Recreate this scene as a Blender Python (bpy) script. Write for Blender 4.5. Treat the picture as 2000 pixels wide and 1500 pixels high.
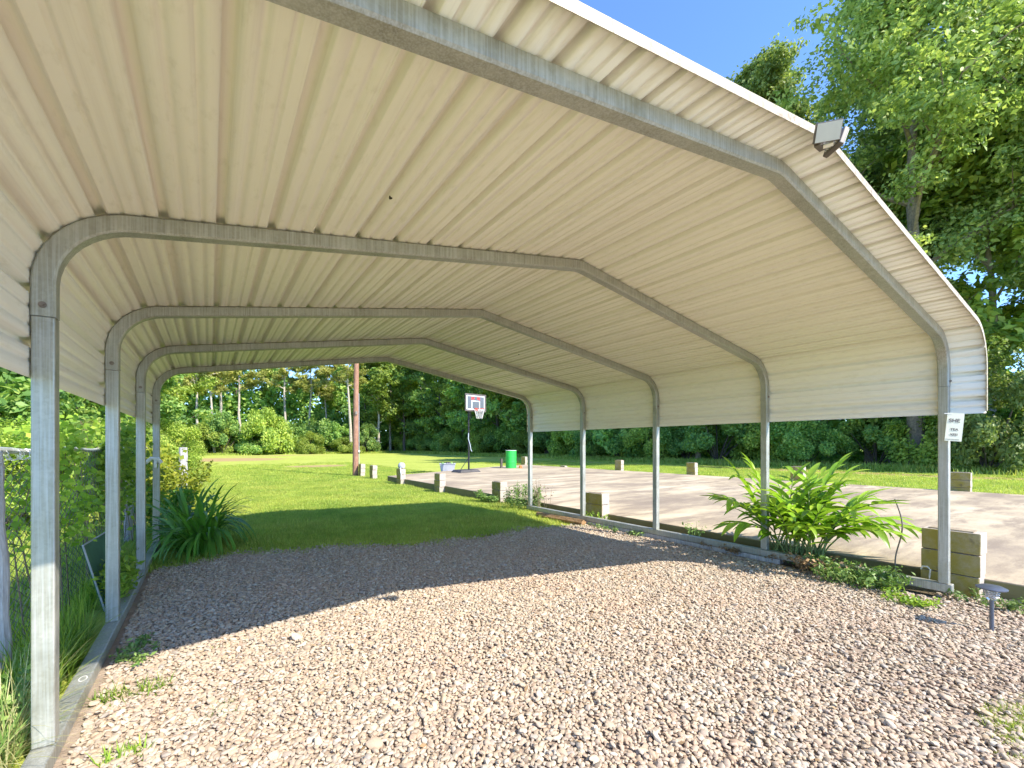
import bpy, bmesh, math, random
import numpy as np
from mathutils import Vector, Matrix, Euler
R = math.radians
PI = math.pi
rng = np.random.RandomState(7)
random.seed(7)
scene = bpy.context.scene
C = scene.collection
for o in list(bpy.data.objects):
    bpy.data.objects.remove(o)

# ------------------------------------------------------------ camera, sky, sun, exposure
YAW = math.atan(591 / 859)
cam_data = bpy.data.cameras.new('camera')
cam = bpy.data.objects.new('camera', cam_data)
C.objects.link(cam)
cam.location = (0, 0, 1.3)
cam.rotation_euler = (R(90), 0, -YAW)
cam_data.sensor_width = 36
cam_data.lens = 859 / 2000 * 36
cam_data.shift_y = 0.06
cam_data.clip_start = 0.05
cam_data.clip_end = 2000
scene.camera = cam

SUN = Vector((0.40, -1.05, 1.0)).normalized()      # towards the sun
world = bpy.data.worlds.new('World')
scene.world = world
world.use_nodes = True
wn = world.node_tree.nodes
bg = wn['Background']
sky = wn.new('ShaderNodeTexSky')
sky.sky_type = 'NISHITA'
sky.sun_disc = False
sky.sun_elevation = math.asin(SUN.z)
sky.sun_rotation = math.atan2(SUN.x, SUN.y)
sky.air_density = 0.8
sky.dust_density = 0.0
sky.ozone_density = 8.0
world.node_tree.links.new(sky.outputs[0], bg.inputs[0])
bg.inputs[1].default_value = 0.15
sd = bpy.data.lights.new('sun', 'SUN')
sd.energy = 2.95
sd.angle = R(0.5)
sd.color = (1.0, 0.93, 0.82)
sun = bpy.data.objects.new('sun', sd)
C.objects.link(sun)
sun.rotation_euler = SUN.to_track_quat('Z', 'Y').to_euler()
sun.location = SUN * 60
vs = scene.view_settings
vs.view_transform = 'Standard'
vs.look = 'None'
vs.gamma = 1
vs.use_curve_mapping = False
vs.exposure = 1.72
scene.cycles.max_bounces = 8
scene.cycles.diffuse_bounces = 6
scene.cycles.transparent_max_bounces = 16
scene.cycles.use_denoising = True

# ------------------------------------------------------------ helpers
def tag(o, label=None, cat=None, group=None, kind=None):
    if label: o['label'] = label
    if cat: o['category'] = cat
    if group: o['group'] = group
    if kind: o['kind'] = kind
    return o

def empty(name, loc=(0, 0, 0), rz=0.0, label=None, cat=None, group=None):
    o = bpy.data.objects.new(name, None)
    o.empty_display_size = 0.2
    C.objects.link(o)
    o.location = loc
    o.rotation_euler = (0, 0, rz)
    return tag(o, label, cat, group)

def mobj(name, mesh, parent=None, loc=None):
    o = bpy.data.objects.new(name, mesh)
    C.objects.link(o)
    if parent: o.parent = parent
    if loc is not None: o.location = loc
    return o

def mesh_np(name, V, F, mat, smooth=False):
    """V (n,3); F (m,k) equal-sized faces"""
    V = np.asarray(V, dtype=np.float32); F = np.asarray(F, dtype=np.int32)
    me = bpy.data.meshes.new(name)
    m, k = F.shape
    me.vertices.add(len(V)); me.vertices.foreach_set('co', V.ravel())
    me.loops.add(m * k); me.loops.foreach_set('vertex_index', F.ravel())
    me.polygons.add(m)
    me.polygons.foreach_set('loop_start', np.arange(0, m * k, k, dtype=np.int32))
    me.polygons.foreach_set('loop_total', np.full(m, k, dtype=np.int32))
    if smooth: me.polygons.foreach_set('use_smooth', np.ones(m, dtype=bool))
    me.update(calc_edges=True)
    if mat: me.materials.append(mat)
    return me

class MB:
    def __init__(self): self.v = []; self.f = []
    def add(self, vs_, fs_):
        b = len(self.v); self.v += [tuple(p) for p in vs_]; self.f += [tuple(b + i for i in f) for f in fs_]
        return self
    def box(self, c, s, rot=None, taper=1.0):
        pts = []
        for z in (-1, 1):
            t = taper if z > 0 else 1.0
            for x, y in ((-1, -1), (1, -1), (1, 1), (-1, 1)):
                p = Vector((x * s[0] / 2 * t, y * s[1] / 2 * t, z * s[2] / 2))
                if rot: p = rot @ p
                pts.append(p + Vector(c))
        return self.add(pts, [(3, 2, 1, 0), (4, 5, 6, 7), (0, 1, 5, 4), (1, 2, 6, 5), (2, 3, 7, 6), (3, 0, 4, 7)])
    def tube(self, pts, r, n=8, cap=True):
        pts = [Vector(p) for p in pts]
        rs = r if isinstance(r, (list, tuple)) else [r] * len(pts)
        rings = []
        up = None
        for i, p in enumerate(pts):
            d = (pts[min(i + 1, len(pts) - 1)] - pts[max(i - 1, 0)]).normalized()
            if up is None:
                up = Vector((0, 0, 1)) if abs(d.z) < 0.9 else Vector((1, 0, 0))
            a = d.cross(up).normalized(); b = a.cross(d).normalized(); up = b
            rings.append([p + (a * math.cos(2 * PI * k / n) + b * math.sin(2 * PI * k / n)) * rs[i] for k in range(n)])
        vs_ = [q for rg in rings for q in rg]
        fs_ = []
        for i in range(len(pts) - 1):
            for k in range(n):
                fs_.append((i * n + k, i * n + (k + 1) % n, (i + 1) * n + (k + 1) % n, (i + 1) * n + k))
        if cap:
            fs_.append(tuple(reversed(range(n)))); fs_.append(tuple((len(pts) - 1) * n + k for k in range(n)))
        return self.add(vs_, fs_)
    def lathe(self, c, prof, n=24):
        vs_ = []; fs_ = []
        for r, z in prof:
            for k in range(n):
                a = 2 * PI * k / n
                vs_.append((c[0] + r * math.cos(a), c[1] + r * math.sin(a), c[2] + z))
        for i in range(len(prof) - 1):
            for k in range(n):
                fs_.append((i * n + k, i * n + (k + 1) % n, (i + 1) * n + (k + 1) % n, (i + 1) * n + k))
        return self.add(vs_, fs_)
    def mesh(self, name, mat, smooth=False, bevel=0.0, seg=2):
        me = bpy.data.meshes.new(name)
        me.from_pydata([tuple(p) for p in self.v], [], self.f)
        bm = bmesh.new(); bm.from_mesh(me)
        bmesh.ops.recalc_face_normals(bm, faces=bm.faces)
        if bevel > 0:
            ed = [e for e in bm.edges if len(e.link_faces) == 2 and e.calc_face_angle(0) > R(40)]
            bmesh.ops.bevel(bm, geom=ed, offset=bevel, segments=seg, affect='EDGES', profile=0.5)
        bm.to_mesh(me); bm.free()
        if smooth:
            for p in me.polygons: p.use_smooth = True
            try: me.set_sharp_from_angle(angle=R(35))
            except Exception: pass
        if mat: me.materials.append(mat)
        return me
    def obj(self, name, mat, parent=None, smooth=False, bevel=0.0, loc=None):
        return mobj(name, self.mesh(name, mat, smooth, bevel), parent, loc)

def copy_tree(o, parent=None):
    c = o.copy(); C.objects.link(c)
    if parent: c.parent = parent
    for ch in list(o.children): copy_tree(ch, c)
    return c

# ------------------------------------------------------------ materials
def material(name):
    m = bpy.data.materials.new(name); m.use_nodes = True
    nt = m.node_tree
    return m, nt, nt.nodes['Principled BSDF'], nt.nodes['Material Output']

class NB:
    """small node helper"""
    def __init__(s, nt): s.nt = nt
    def n(s, t, **kw):
        nd = s.nt.nodes.new(t)
        for k, v in kw.items(): setattr(nd, k, v)
        return nd
    def l(s, a, b): s.nt.links.new(a, b)
    def coord(s, out='Object', scale=(1, 1, 1), rot=(0, 0, 0)):
        tc = s.n('ShaderNodeTexCoord'); mp = s.n('ShaderNodeMapping')
        mp.inputs['Scale'].default_value = scale
        mp.inputs['Rotation'].default_value = rot
        s.l(tc.outputs[out], mp.inputs[0]); return mp.outputs[0]
    def geo(s, scale=(1, 1, 1)):
        g = s.n('ShaderNodeNewGeometry'); mp = s.n('ShaderNodeMapping')
        mp.inputs['Scale'].default_value = scale
        s.l(g.outputs['Position'], mp.inputs[0]); return mp.outputs[0]
    def noise(s, vec, scale, detail=4, rough=0.6, dist=0.0):
        t = s.n('ShaderNodeTexNoise'); t.inputs['Scale'].default_value = scale
        t.inputs['Detail'].default_value = detail; t.inputs['Roughness'].default_value = rough
        t.inputs['Distortion'].default_value = dist
        if vec is not None: s.l(vec, t.inputs['Vector'])
        return t.outputs['Fac']
    def ramp(s, fac, stops, interp='LINEAR'):
        r = s.n('ShaderNodeValToRGB'); cr = r.color_ramp; cr.interpolation = interp
        while len(cr.elements) < len(stops): cr.elements.new(0.5)
        for e, (p, c) in zip(cr.elements, stops):
            e.position = p; e.color = (c[0], c[1], c[2], 1) if hasattr(c, '__len__') else (c, c, c, 1)
        s.l(fac, r.inputs[0]); return r.outputs[0]
    def mix(s, fac, a, b, mode='MIX'):
        m = s.n('ShaderNodeMix'); m.data_type = 'RGBA'; m.blend_type = mode
        if hasattr(fac, 'links') or hasattr(fac, 'is_linked'): s.l(fac, m.inputs[0])
        else: m.inputs[0].default_value = fac
        for v, i in ((a, 6), (b, 7)):
            if hasattr(v, 'is_linked'): s.l(v, m.inputs[i])
            else: m.inputs[i].default_value = (v[0], v[1], v[2], 1)
        return m.outputs[2]
    def math(s, op, a, b=None):
        m = s.n('ShaderNodeMath'); m.operation = op
        for v, i in ((a, 0), (b, 1)):
            if v is None: continue
            if hasattr(v, 'is_linked'): s.l(v, m.inputs[i])
            else: m.inputs[i].default_value = v
        return m.outputs[0]
    def bump(s, h, strength=0.5, dist=0.01):
        b = s.n('ShaderNodeBump'); b.inputs['Strength'].default_value = strength
        b.inputs['Distance'].default_value = dist
        s.l(h, b.inputs['Height']); return b.outputs[0]

def simple_mat(name, col, rough=0.6, metal=0.0, var=0.15, scale=12.0, bump=0.0, bdist=0.004, spec=0.5):
    m, nt, p, out = material(name); b = NB(nt)
    v = b.coord()
    n1 = b.noise(v, scale, 6, 0.65)
    lo = [c * (1 - var) for c in col]; hi = [min(1, c * (1 + var)) for c in col]
    b.l(b.ramp(n1, [(0.3, lo), (0.7, hi)]), p.inputs['Base Color'])
    p.inputs['Roughness'].default_value = rough; p.inputs['Metallic'].default_value = metal
    p.inputs['Specular IOR Level'].default_value = spec
    if bump: b.l(b.bump(n1, bump, bdist), p.inputs['Normal'])
    return m

def leaf_mat(name, dark, mid, light, trans=0.35, rough=0.5, nscale=0.8, objvar=0.25, hue=0.5):
    k_ = 1.0 if name.startswith('grass') or name in ('leaf_ginger', 'leaf_yellow', 'leaf_lily') else 1.3
    dark, mid, light = [tuple(min(.85, c_ * k_) for c_ in col_) for col_ in (dark, mid, light)]
    m, nt, p, out = material(name); b = NB(nt)
    g = b.geo()
    n1 = b.noise(g, nscale, 3, 0.6)
    geo = b.n('ShaderNodeNewGeometry')
    rnd = geo.outputs['Random Per Island']
    f = b.math('ADD', b.math('MULTIPLY', n1, 0.6), b.math('MULTIPLY', rnd, 0.4))
    col = b.ramp(f, [(0.25, dark), (0.5, mid), (0.78, light)])
    oi = b.n('ShaderNodeObjectInfo')
    hs = b.n('ShaderNodeHueSaturation')
    b.l(col, hs.inputs['Color'])
    hs.inputs['Hue'].default_value = hue
    b.l(b.math('ADD', b.math('MULTIPLY', oi.outputs['Random'], objvar * 2), 1 - objvar), hs.inputs['Value'])
    b.l(hs.outputs[0], p.inputs['Base Color'])
    p.inputs['Roughness'].default_value = rough
    p.inputs['Specular IOR Level'].default_value = 0.35
    tr = b.n('ShaderNodeBsdfTranslucent')
    tc = b.mix(1.0, hs.outputs[0], (1.12, 1.18, 0.68), 'MULTIPLY')
    b.l(tc, tr.inputs['Color'])
    mx = b.n('ShaderNodeMixShader'); mx.inputs[0].default_value = trans
    b.l(p.outputs[0], mx.inputs[1]); b.l(tr.outputs[0], mx.inputs[2])
    b.l(mx.outputs[0], out.inputs['Surface'])
    return m

M = {}
# foliage families
M['leaf_hero'] = leaf_mat('leaf_broad', (.11, .165, .045), (.23, .305, .085), (.44, .47, .17), 0.45, nscale=0.55)
M['leaf_dark'] = leaf_mat('leaf_dark', (.075, .16, .045), (.19, .33, .08), (.42, .50, .12), 0.45, nscale=0.6)
M['leaf_mid'] = leaf_mat('leaf_mid', (.11, .18, .03), (.24, .33, .055), (.46, .50, .10), 0.42, nscale=0.6)
M['leaf_pine'] = leaf_mat('leaf_pine', (.14, .17, .04), (.30, .31, .07), (.50, .47, .13), 0.35, nscale=0.6)
M['leaf_yellow'] = leaf_mat('leaf_yellow', (.16, .22, .02), (.32, .37, .03), (.50, .48, .05), 0.4, nscale=3)
M['leaf_vine'] = leaf_mat('leaf_vine', (.09, .17, .02), (.20, .32, .035), (.40, .48, .07), 0.45, nscale=3)
M['leaf_ginger'] = leaf_mat('leaf_ginger', (.12, .25, .02), (.26, .44, .035), (.45, .58, .07), 0.35, rough=0.35, nscale=4, objvar=0.3)
M['leaf_lily'] = leaf_mat('leaf_lily', (.06, .18, .02), (.12, .30, .035), (.24, .43, .07), 0.4, rough=0.45, nscale=4, objvar=0.35)
M['leaf_weed'] = leaf_mat('leaf_weed', (.07, .14, .03), (.15, .24, .055), (.28, .36, .11), 0.3, nscale=5)
M['grass_blade'] = leaf_mat('grass_blade', (.20, .34, .05), (.42, .50, .09), (.68, .64, .18), 0.45, nscale=.7, objvar=0.22)
M['grass_dry'] = leaf_mat('grass_dry', (.22, .24, .08), (.42, .40, .17), (.64, .58, .32), 0.3, nscale=4)
M['bark'] = simple_mat('bark', (.24, .19, .14), 0.9, var=0.45, scale=9, bump=0.6, bdist=0.03)
M['bark_pale'] = simple_mat('bark_pale', (.42, .37, .30), 0.9, var=0.35, scale=5, bump=0.6, bdist=0.03)
M['bark_dark'] = simple_mat('bark_dark', (.10, .085, .07), 0.9, var=0.4, scale=6, bump=0.6, bdist=0.03)
M['stem_green'] = simple_mat('stem_green', (.16, .22, .06), 0.6, var=0.3)
M['stem_brown'] = simple_mat('stem_brown', (.20, .15, .09), 0.8, var=0.3)

def mat_panel():
    m, nt, p, out = material('painted_steel_panel'); b = NB(nt)
    g = b.geo((1, 0.18, 1))
    n1 = b.noise(g, 1.6, 4, 0.6)
    n2 = b.noise(b.geo((1, 0.35, 1)), 26, 5, 0.65)
    c = b.mix(b.ramp(n1, [(0.35, 0.0), (0.7, 1.0)]), (.90, .85, .72), (.87, .81, .69))
    # faint algae / dirt film
    c = b.mix(b.ramp(n2, [(0.55, 0.0), (0.78, 0.30)]), c, (.50, .45, .28))
    # long water and dust streaks running the way the sheets were stacked
    st1 = b.noise(b.geo((22, .12, 22)), 1.6, 4, 0.7); st2 = b.noise(b.geo((60, .5, 60)), 1.0, 3, 0.6)
    c = b.mix(b.ramp(st1, [(0.52, 0.0), (0.70, 0.16)]), c, (.50, .42, .31))
    c = b.mix(b.ramp(st2, [(0.60, 0.0), (0.72, 0.12)]), c, (.46, .38, .29))
    # mud specks and rust dots left by wasps
    v = b.n('ShaderNodeTexVoronoi'); v.inputs['Scale'].default_value = 2.3
    b.l(b.geo((1, 0.8, 1)), v.inputs['Vector'])
    spk = b.math('LESS_THAN', v.outputs['Distance'], 0.022)
    keep = b.math('GREATER_THAN', b.noise(b.geo(), 0.9, 1), 0.50)
    c = b.mix(b.math('MULTIPLY', spk, keep), c, (.05, .035, .02))
    b.l(c, p.inputs['Base Color'])
    p.inputs['Roughness'].default_value = 0.42
    p.inputs['Specular IOR Level'].default_value = 0.35
    b.l(b.bump(b.noise(b.geo((1, .3, 1)), 7, 2), 0.12, 0.01), p.inputs['Normal'])
    return m
M['panel'] = mat_panel()

def mat_galv():
    m, nt, p, out = material('galvanised_steel'); b = NB(nt)
    v = b.coord('Object')
    n1 = b.noise(v, 7, 6, 0.7)
    n2 = b.noise(b.coord('Object', (1, 1, 0.05)), 60, 3, 0.5)
    c = b.ramp(n1, [(0.3, (.29, .285, .24)), (0.55, (.38, .375, .32)), (0.75, (.48, .465, .40))])
    c = b.mix(b.ramp(n2, [(0.42, 0.0), (0.75, 0.4)]), c, (.57, .56, .50))
    vo = b.n('ShaderNodeTexVoronoi'); vo.inputs['Scale'].default_value = 90; b.l(b.geo(), vo.inputs['Vector'])
    sv = b.n('ShaderNodeSeparateColor'); b.l(vo.outputs['Color'], sv.inputs[0])
    c = b.mix(0.14, c, b.ramp(sv.outputs[0], [(0.0, .3), (1.0, .7)]), 'OVERLAY')
    n6 = b.noise(b.coord('Object', (1, 1, 0.02)), 150, 2, 0.5)
    c = b.mix(b.ramp(n6, [(0.45, 0.0), (0.62, 0.35)]), c, (.60, .62, .62))
    stain = b.noise(b.geo(), 3.3, 6, 0.7)
    c = b.mix(b.ramp(stain, [(0.56, 0.0), (0.74, 0.6)]), c, (.24, .23, .15))
    b.l(c, p.inputs['Base Color'])
    p.inputs['Metallic'].default_value = 0.55
    b.l(b.ramp(n1, [(0.3, 0.42), (0.7, 0.62)]), p.inputs['Roughness'])
    b.l(b.bump(n2, 0.15, 0.002), p.inputs['Normal'])
    return m
M['galv'] = mat_galv()

def mat_trim():
    m, nt, p, out = material('white_trim_stained'); b = NB(nt)
    n = b.noise(b.geo(), 34, 6, 0.75); n3 = b.noise(b.geo(), 4, 3)
    f = b.math('MULTIPLY', b.ramp(n, [(0.47, 0.0), (0.60, 1.0)]), b.ramp(n3, [(0.35, 0.2), (0.65, 1.0)]))
    b.l(b.mix(f, (.45, .39, .27), (.20, .13, .07)), p.inputs['Base Color'])
    p.inputs['Roughness'].default_value = 0.5
    return m
M['trim'] = mat_trim()

def mat_ground():
    m, nt, p, out = material('lawn_ground'); b = NB(nt)
    g = b.geo()
    n1 = b.noise(g, 0.35, 5, 0.65); n2 = b.noise(g, 3.0, 6, 0.75); n3 = b.noise(g, 40, 3, 0.7)
    n0 = b.noise(b.geo((1, 1.6, 1)), 1.1, 5, 0.7)
    c = b.ramp(n1, [(0.32, (.32, .39, .07)), (0.5, (.43, .48, .09)), (0.7, (.53, .53, .13))])
    c = b.mix(b.ramp(n2, [(0.35, 0.0), (0.7, 0.75)]), c, (.23, .32, .04))
    c = b.mix(b.ramp(n3, [(0.35, 0.0), (0.75, 0.5)]), c, (.50, .50, .12))
    c = b.mix(b.ramp(n0, [(0.60, 0.0), (0.72, 0.5)]), c, (.36, .33, .13))
    # worn dirt: a vehicle track and bare patches, given by their place on the lawn
    sep = b.n('ShaderNodeSeparateXYZ'); b.l(g, sep.inputs[0])
    def blob(cx, cy, rx, ry, edge=0.35):
        dx = b.math('DIVIDE', b.math('SUBTRACT', sep.outputs[0], cx), rx)
        dy = b.math('DIVIDE', b.math('SUBTRACT', sep.outputs[1], cy), ry)
        d = b.math('ADD', b.math('MULTIPLY', dx, dx), b.math('MULTIPLY', dy, dy))
        d = b.math('ADD', d, b.math('MULTIPLY', b.math('SUBTRACT', n2, 0.5), 1.6))
        return b.ramp(d, [(0.45, 1.0), (0.95, 0.0)])
    dirt = None
    for q in ((1.5, 53, 6.0, 7.0), (5.9, 31.5, 2.2, 2.0), (8, 66, 7.5, 2.2), (25.5, 9.5, 1.0, 10), (24.0, 25, 1.1, 7), (26.2, -4, 1.1, 9)):
        bl = blob(*q)
        dirt = bl if dirt is None else b.math('MAXIMUM', dirt, bl)
    dirt = b.math('MULTIPLY', dirt, 0.85)
    c = b.mix(dirt, c, (.42, .27, .15))
    b.l(c, p.inputs['Base Color'])
    p.inputs['Roughness'].default_value = 0.95
    p.inputs['Specular IOR Level'].default_value = 0.1
    h = b.math('ADD', b.math('MULTIPLY', n3, 0.5), n2)
    b.l(b.bump(h, 0.9, 0.06), p.inputs['Normal'])
    return m
M['ground'] = mat_ground()

def mat_dirt(name, c1, c2, c3):
    m, nt, p, out = material(name); b = NB(nt)
    g = b.geo()
    n1 = b.noise(g, 6, 6, 0.7); n2 = b.noise(g, 45, 4, 0.7)
    c = b.ramp(n1, [(0.3, c1), (0.55, c2), (0.75, c3)])
    b.l(c, p.inputs['Base Color']); p.inputs['Roughness'].default_value = 0.95
    b.l(b.bump(b.math('ADD', n1, n2), 0.8, 0.02), p.inputs['Normal'])
    return m
M['gravel_soil'] = mat_dirt('gravel_soil', (.24, .18, .13), (.36, .28, .21), (.46, .38, .29))
M['drive'] = mat_dirt('driveway_gravel', (.34, .27, .20), (.50, .42, .33), (.62, .54, .44))
M['litter'] = mat_dirt('litter', (.05, .04, .02), (.15, .11, .06), (.30, .22, .13))

def mat_stone():
    m, nt, p, out = material('pebble'); b = NB(nt)
    oi = b.n('ShaderNodeObjectInfo')
    g = b.geo()
    c = b.ramp(oi.outputs['Random'], [(0.0, (.50, .40, .30)), (0.16, (.70, .60, .47)), (0.32, (.56, .41, .31)), (0.42, (.66, .58, .50)),
                                      (0.58, (.76, .70, .60)), (0.70, (.62, .50, .40)), (0.80, (.50, .46, .43)), (0.90, (.70, .55, .38)), (1.0, (.84, .80, .72))])
    n = b.noise(g, 70, 4, 0.7); n4 = b.noise(g, 1.3, 3, 0.6)
    c = b.mix(1.0, c, (.66, .628, .56), 'MULTIPLY')
    c = b.mix(b.ramp(n, [(0.4, 0.0), (0.75, 0.35)]), c, (.34, .26, .19))
    c = b.mix(b.ramp(n4, [(0.45, 0.0), (0.75, 0.35)]), c, (.50, .33, .22))
    b.l(c, p.inputs['Base Color']); p.inputs['Roughness'].default_value = 0.8
    b.l(b.bump(n, 0.3, 0.003), p.inputs['Normal'])
    return m
M['stone'] = mat_stone()

def mat_slab():
    m, nt, p, out = material('weathered_concrete'); b = NB(nt)
    g = b.geo()
    n1 = b.noise(b.geo((.5, 1.0, 1)), 0.6, 7, 0.7); n2 = b.noise(b.geo((.32, 1.3, 1)), 1.9, 7, 0.72); n3 = b.noise(g, 50, 3)
    c = b.ramp(n1, [(0.36, (.26, .20, .14)), (0.5, (.46, .365, .235)), (0.62, (.60, .49, .335))])
    c = b.mix(b.ramp(n2, [(0.47, 0.0), (0.60, 0.85)]), c, (.23, .175, .12))
    c = b.mix(b.ramp(n3, [(0.4, 0.0), (0.8, 0.3)]), c, (.47, .39, .28))
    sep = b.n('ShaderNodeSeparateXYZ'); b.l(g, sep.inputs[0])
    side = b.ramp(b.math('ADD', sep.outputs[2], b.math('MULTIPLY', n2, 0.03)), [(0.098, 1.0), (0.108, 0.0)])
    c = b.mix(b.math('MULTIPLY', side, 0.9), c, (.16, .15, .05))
    b.l(c, p.inputs['Base Color']); p.inputs['Roughness'].default_value = 0.85
    b.l(b.bump(b.math('ADD', n2, n3), 0.25, 0.01), p.inputs['Normal'])
    return m
M['slab'] = mat_slab()

def mat_block(moss=1.0):
    m, nt, p, out = material('concrete_block_mossy'); b = NB(nt)
    g = b.geo()
    n1 = b.noise(g, 5, 6, 0.7); n2 = b.noise(g, 60, 4, 0.7)
    c = b.ramp(n2, [(0.3, (.34, .29, .24)), (0.7, (.54, .47, .40))])
    # moss grows on the faces turned away from the sun side (towards -X)
    geo = b.n('ShaderNodeNewGeometry'); sep = b.n('ShaderNodeSeparateXYZ'); b.l(geo.outputs['Normal'], sep.inputs[0])
    f = b.math('MULTIPLY', b.ramp(b.math('MULTIPLY', sep.outputs[0], -1.0), [(0.3, 0.0), (0.8, 1.0)]), b.ramp(n1, [(0.34, 0.62), (0.56, 1.0)]))
    c = b.mix(b.math('MULTIPLY', f, moss), c, (.30, .24, .045))
    n5 = b.noise(g, 9, 4, 0.6)
    c = b.mix(b.ramp(n5, [(0.6, 0.0), (0.72, 0.6)]), c, (.10, .08, .05))
    b.l(c, p.inputs['Base Color']); p.inputs['Roughness'].default_value = 0.95
    b.l(b.bump(n2, 0.5, 0.006), p.inputs['Normal'])
    return m
M['block'] = mat_block()

def mat_wood(name, c1, c2, c3):
    m, nt, p, out = material(name); b = NB(nt)
    n1 = b.noise(b.coord('Object', (8, 8, 0.7)), 6, 6, 0.7)
    n2 = b.noise(b.coord('Object'), 5, 4, 0.6)
    c = b.ramp(n1, [(0.3, c1), (0.5, c2), (0.75, c3)])
    c = b.mix(b.ramp(n2, [(0.45, 0.0), (0.7, 0.4)]), c, c1)
    b.l(c, p.inputs['Base Color']); p.inputs['Roughness'].default_value = 0.85
    b.l(b.bump(n1, 0.5, 0.008), p.inputs['Normal'])
    return m
M['pole_wood'] = mat_wood('creosote_pole_wood', (.17, .085, .05), (.33, .17, .11), (.46, .28, .20))
M['grey_wood'] = mat_wood('weathered_grey_wood', (.24, .22, .21), (.44, .42, .41), (.66, .64, .62))
M['log_wood'] = mat_wood('rotten_log_wood', (.15, .08, .03), (.34, .19, .08), (.52, .38, .22))
M['shed_wood'] = mat_wood('shed_wood', (.30, .19, .16), (.46, .32, .28), (.60, .47, .42))
M['black_metal'] = simple_mat('black_metal', (.03, .03, .032), 0.45, 0.3, var=0.3)
M['dark_plastic'] = simple_mat('dark_plastic', (.055, .05, .05), 0.6, var=0.4, scale=5)
M['white_metal'] = simple_mat('white_metal', (.75, .75, .74), 0.45, var=0.06)
M['grey_plastic'] = simple_mat('grey_plastic', (.42, .43, .47), 0.5, var=0.12, scale=4)
M['green_paint'] = simple_mat('green_drum_paint', (.03, .50, .07), 0.45, var=0.12, scale=4)
M['orange'] = simple_mat('orange_plastic', (.75, .14, .03), 0.5)
M['wire'] = simple_mat('rusty_wire', (.24, .20, .17), 0.6, 0.5, var=0.3, scale=20)
M['fence_wire'] = simple_mat('fence_wire', (.22, .21, .19), 0.6, 0.4, var=0.4, scale=8)
M['silver_wire'] = simple_mat('silver_wire', (.62, .62, .60), 0.45, 0.5, var=0.3, scale=20)
M['net'] = simple_mat('net_cord', (.75, .72, .68), 0.8)
M['rim'] = simple_mat('red_rim', (.60, .07, .04), 0.5)
M['board_red'] = simple_mat('board_red', (.55, .05, .05), 0.5)
M['board_glass'] = simple_mat('smoked_board', (.11, .12, .13), 0.15, var=0.1)
M['tarp_green'] = simple_mat('dark_green_sheet', (.045, .14, .075), 0.6, var=0.4, scale=4)
M['lens'] = simple_mat('frosted_lens', (.58, .55, .48), 0.35, var=0.04)
M['lamp_body'] = simple_mat('lamp_body', (.12, .10, .09), 0.45, var=0.2)
M['lamp_white'] = simple_mat('lamp_white', (.82, .80, .76), 0.5, var=0.05)
M['blue_grey'] = simple_mat('blue_grey_metal', (.12, .135, .17), 0.4, 0.4, var=0.15)
M['sign'] = simple_mat('sign_sheet', (.86, .84, .66), 0.5, var=0.05)
M['sign_ink'] = simple_mat('sign_ink', (.16, .13, .12), 0.6)
M['chalk'] = simple_mat('chalk', (.85, .85, .82), 0.9)
M['roof_brown'] = simple_mat('shed_roof', (.06, .035, .025), 0.8, var=0.3)
M['bright_metal'] = simple_mat('pale_pole', (.60, .66, .74), 0.4, 0.3)
M['plant_brown'] = simple_mat('dry_leaf', (.30, .19, .09), 0.8, var=0.4)

def glass_mat():
    m, nt, p, out = material('clear_plastic')
    p.inputs['Base Color'].default_value = (.9, .92, .95, 1)
    p.inputs['Transmission Weight'].default_value = 0.85
    p.inputs['Roughness'].default_value = 0.1
    return m
M['clear'] = glass_mat()

# ------------------------------------------------------------ the setting: terrain, gravel, slab
def smooth(t): t = np.clip(t, 0, 1); return t * t * (3 - 2 * t)
def gz(x, y):
    x = np.asarray(x, dtype=float); y = np.asarray(y, dtype=float)
    z = -0.10 * smooth((y - 6.0) / 5.0) * smooth((9 - x) / 4.0 + 0.2)
    z = z - 0.06 * smooth((x - 1.0) / 4.0) * smooth((7.5 - y) / 2.0) * smooth((9 - x) / 3)
    z = z - 0.06 * (1 - smooth((7.5 - y) / 2.0)) * 0
    z = z + 0.03 * np.sin(x * .23 + 1) * np.cos(y * .19) * smooth((np.hypot(x, y) - 12) / 15)
    return z
def axis():
    a = np.concatenate([np.linspace(-400, -60, 12), np.linspace(-50, -12, 14), np.linspace(-11, 22, 67), np.linspace(23, 60, 30), np.linspace(65, 500, 16)])
    return a
xs = axis(); ys = axis()
X, Y = np.meshgrid(xs, ys, indexing='ij')
Z = gz(X, Y) - 0.012
V = np.stack([X.ravel(), Y.ravel(), Z.ravel()], 1)
nx, ny = len(xs), len(ys)
i, j = np.meshgrid(np.arange(nx - 1), np.arange(ny - 1), indexing='ij')
a = (i * ny + j).ravel()
F = np.stack([a, a + ny, a + ny + 1, a + 1], 1)
ground = mobj('ground', mesh_np('ground', V, F, M['ground'], True))
tag(ground, kind='structure')

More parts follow.
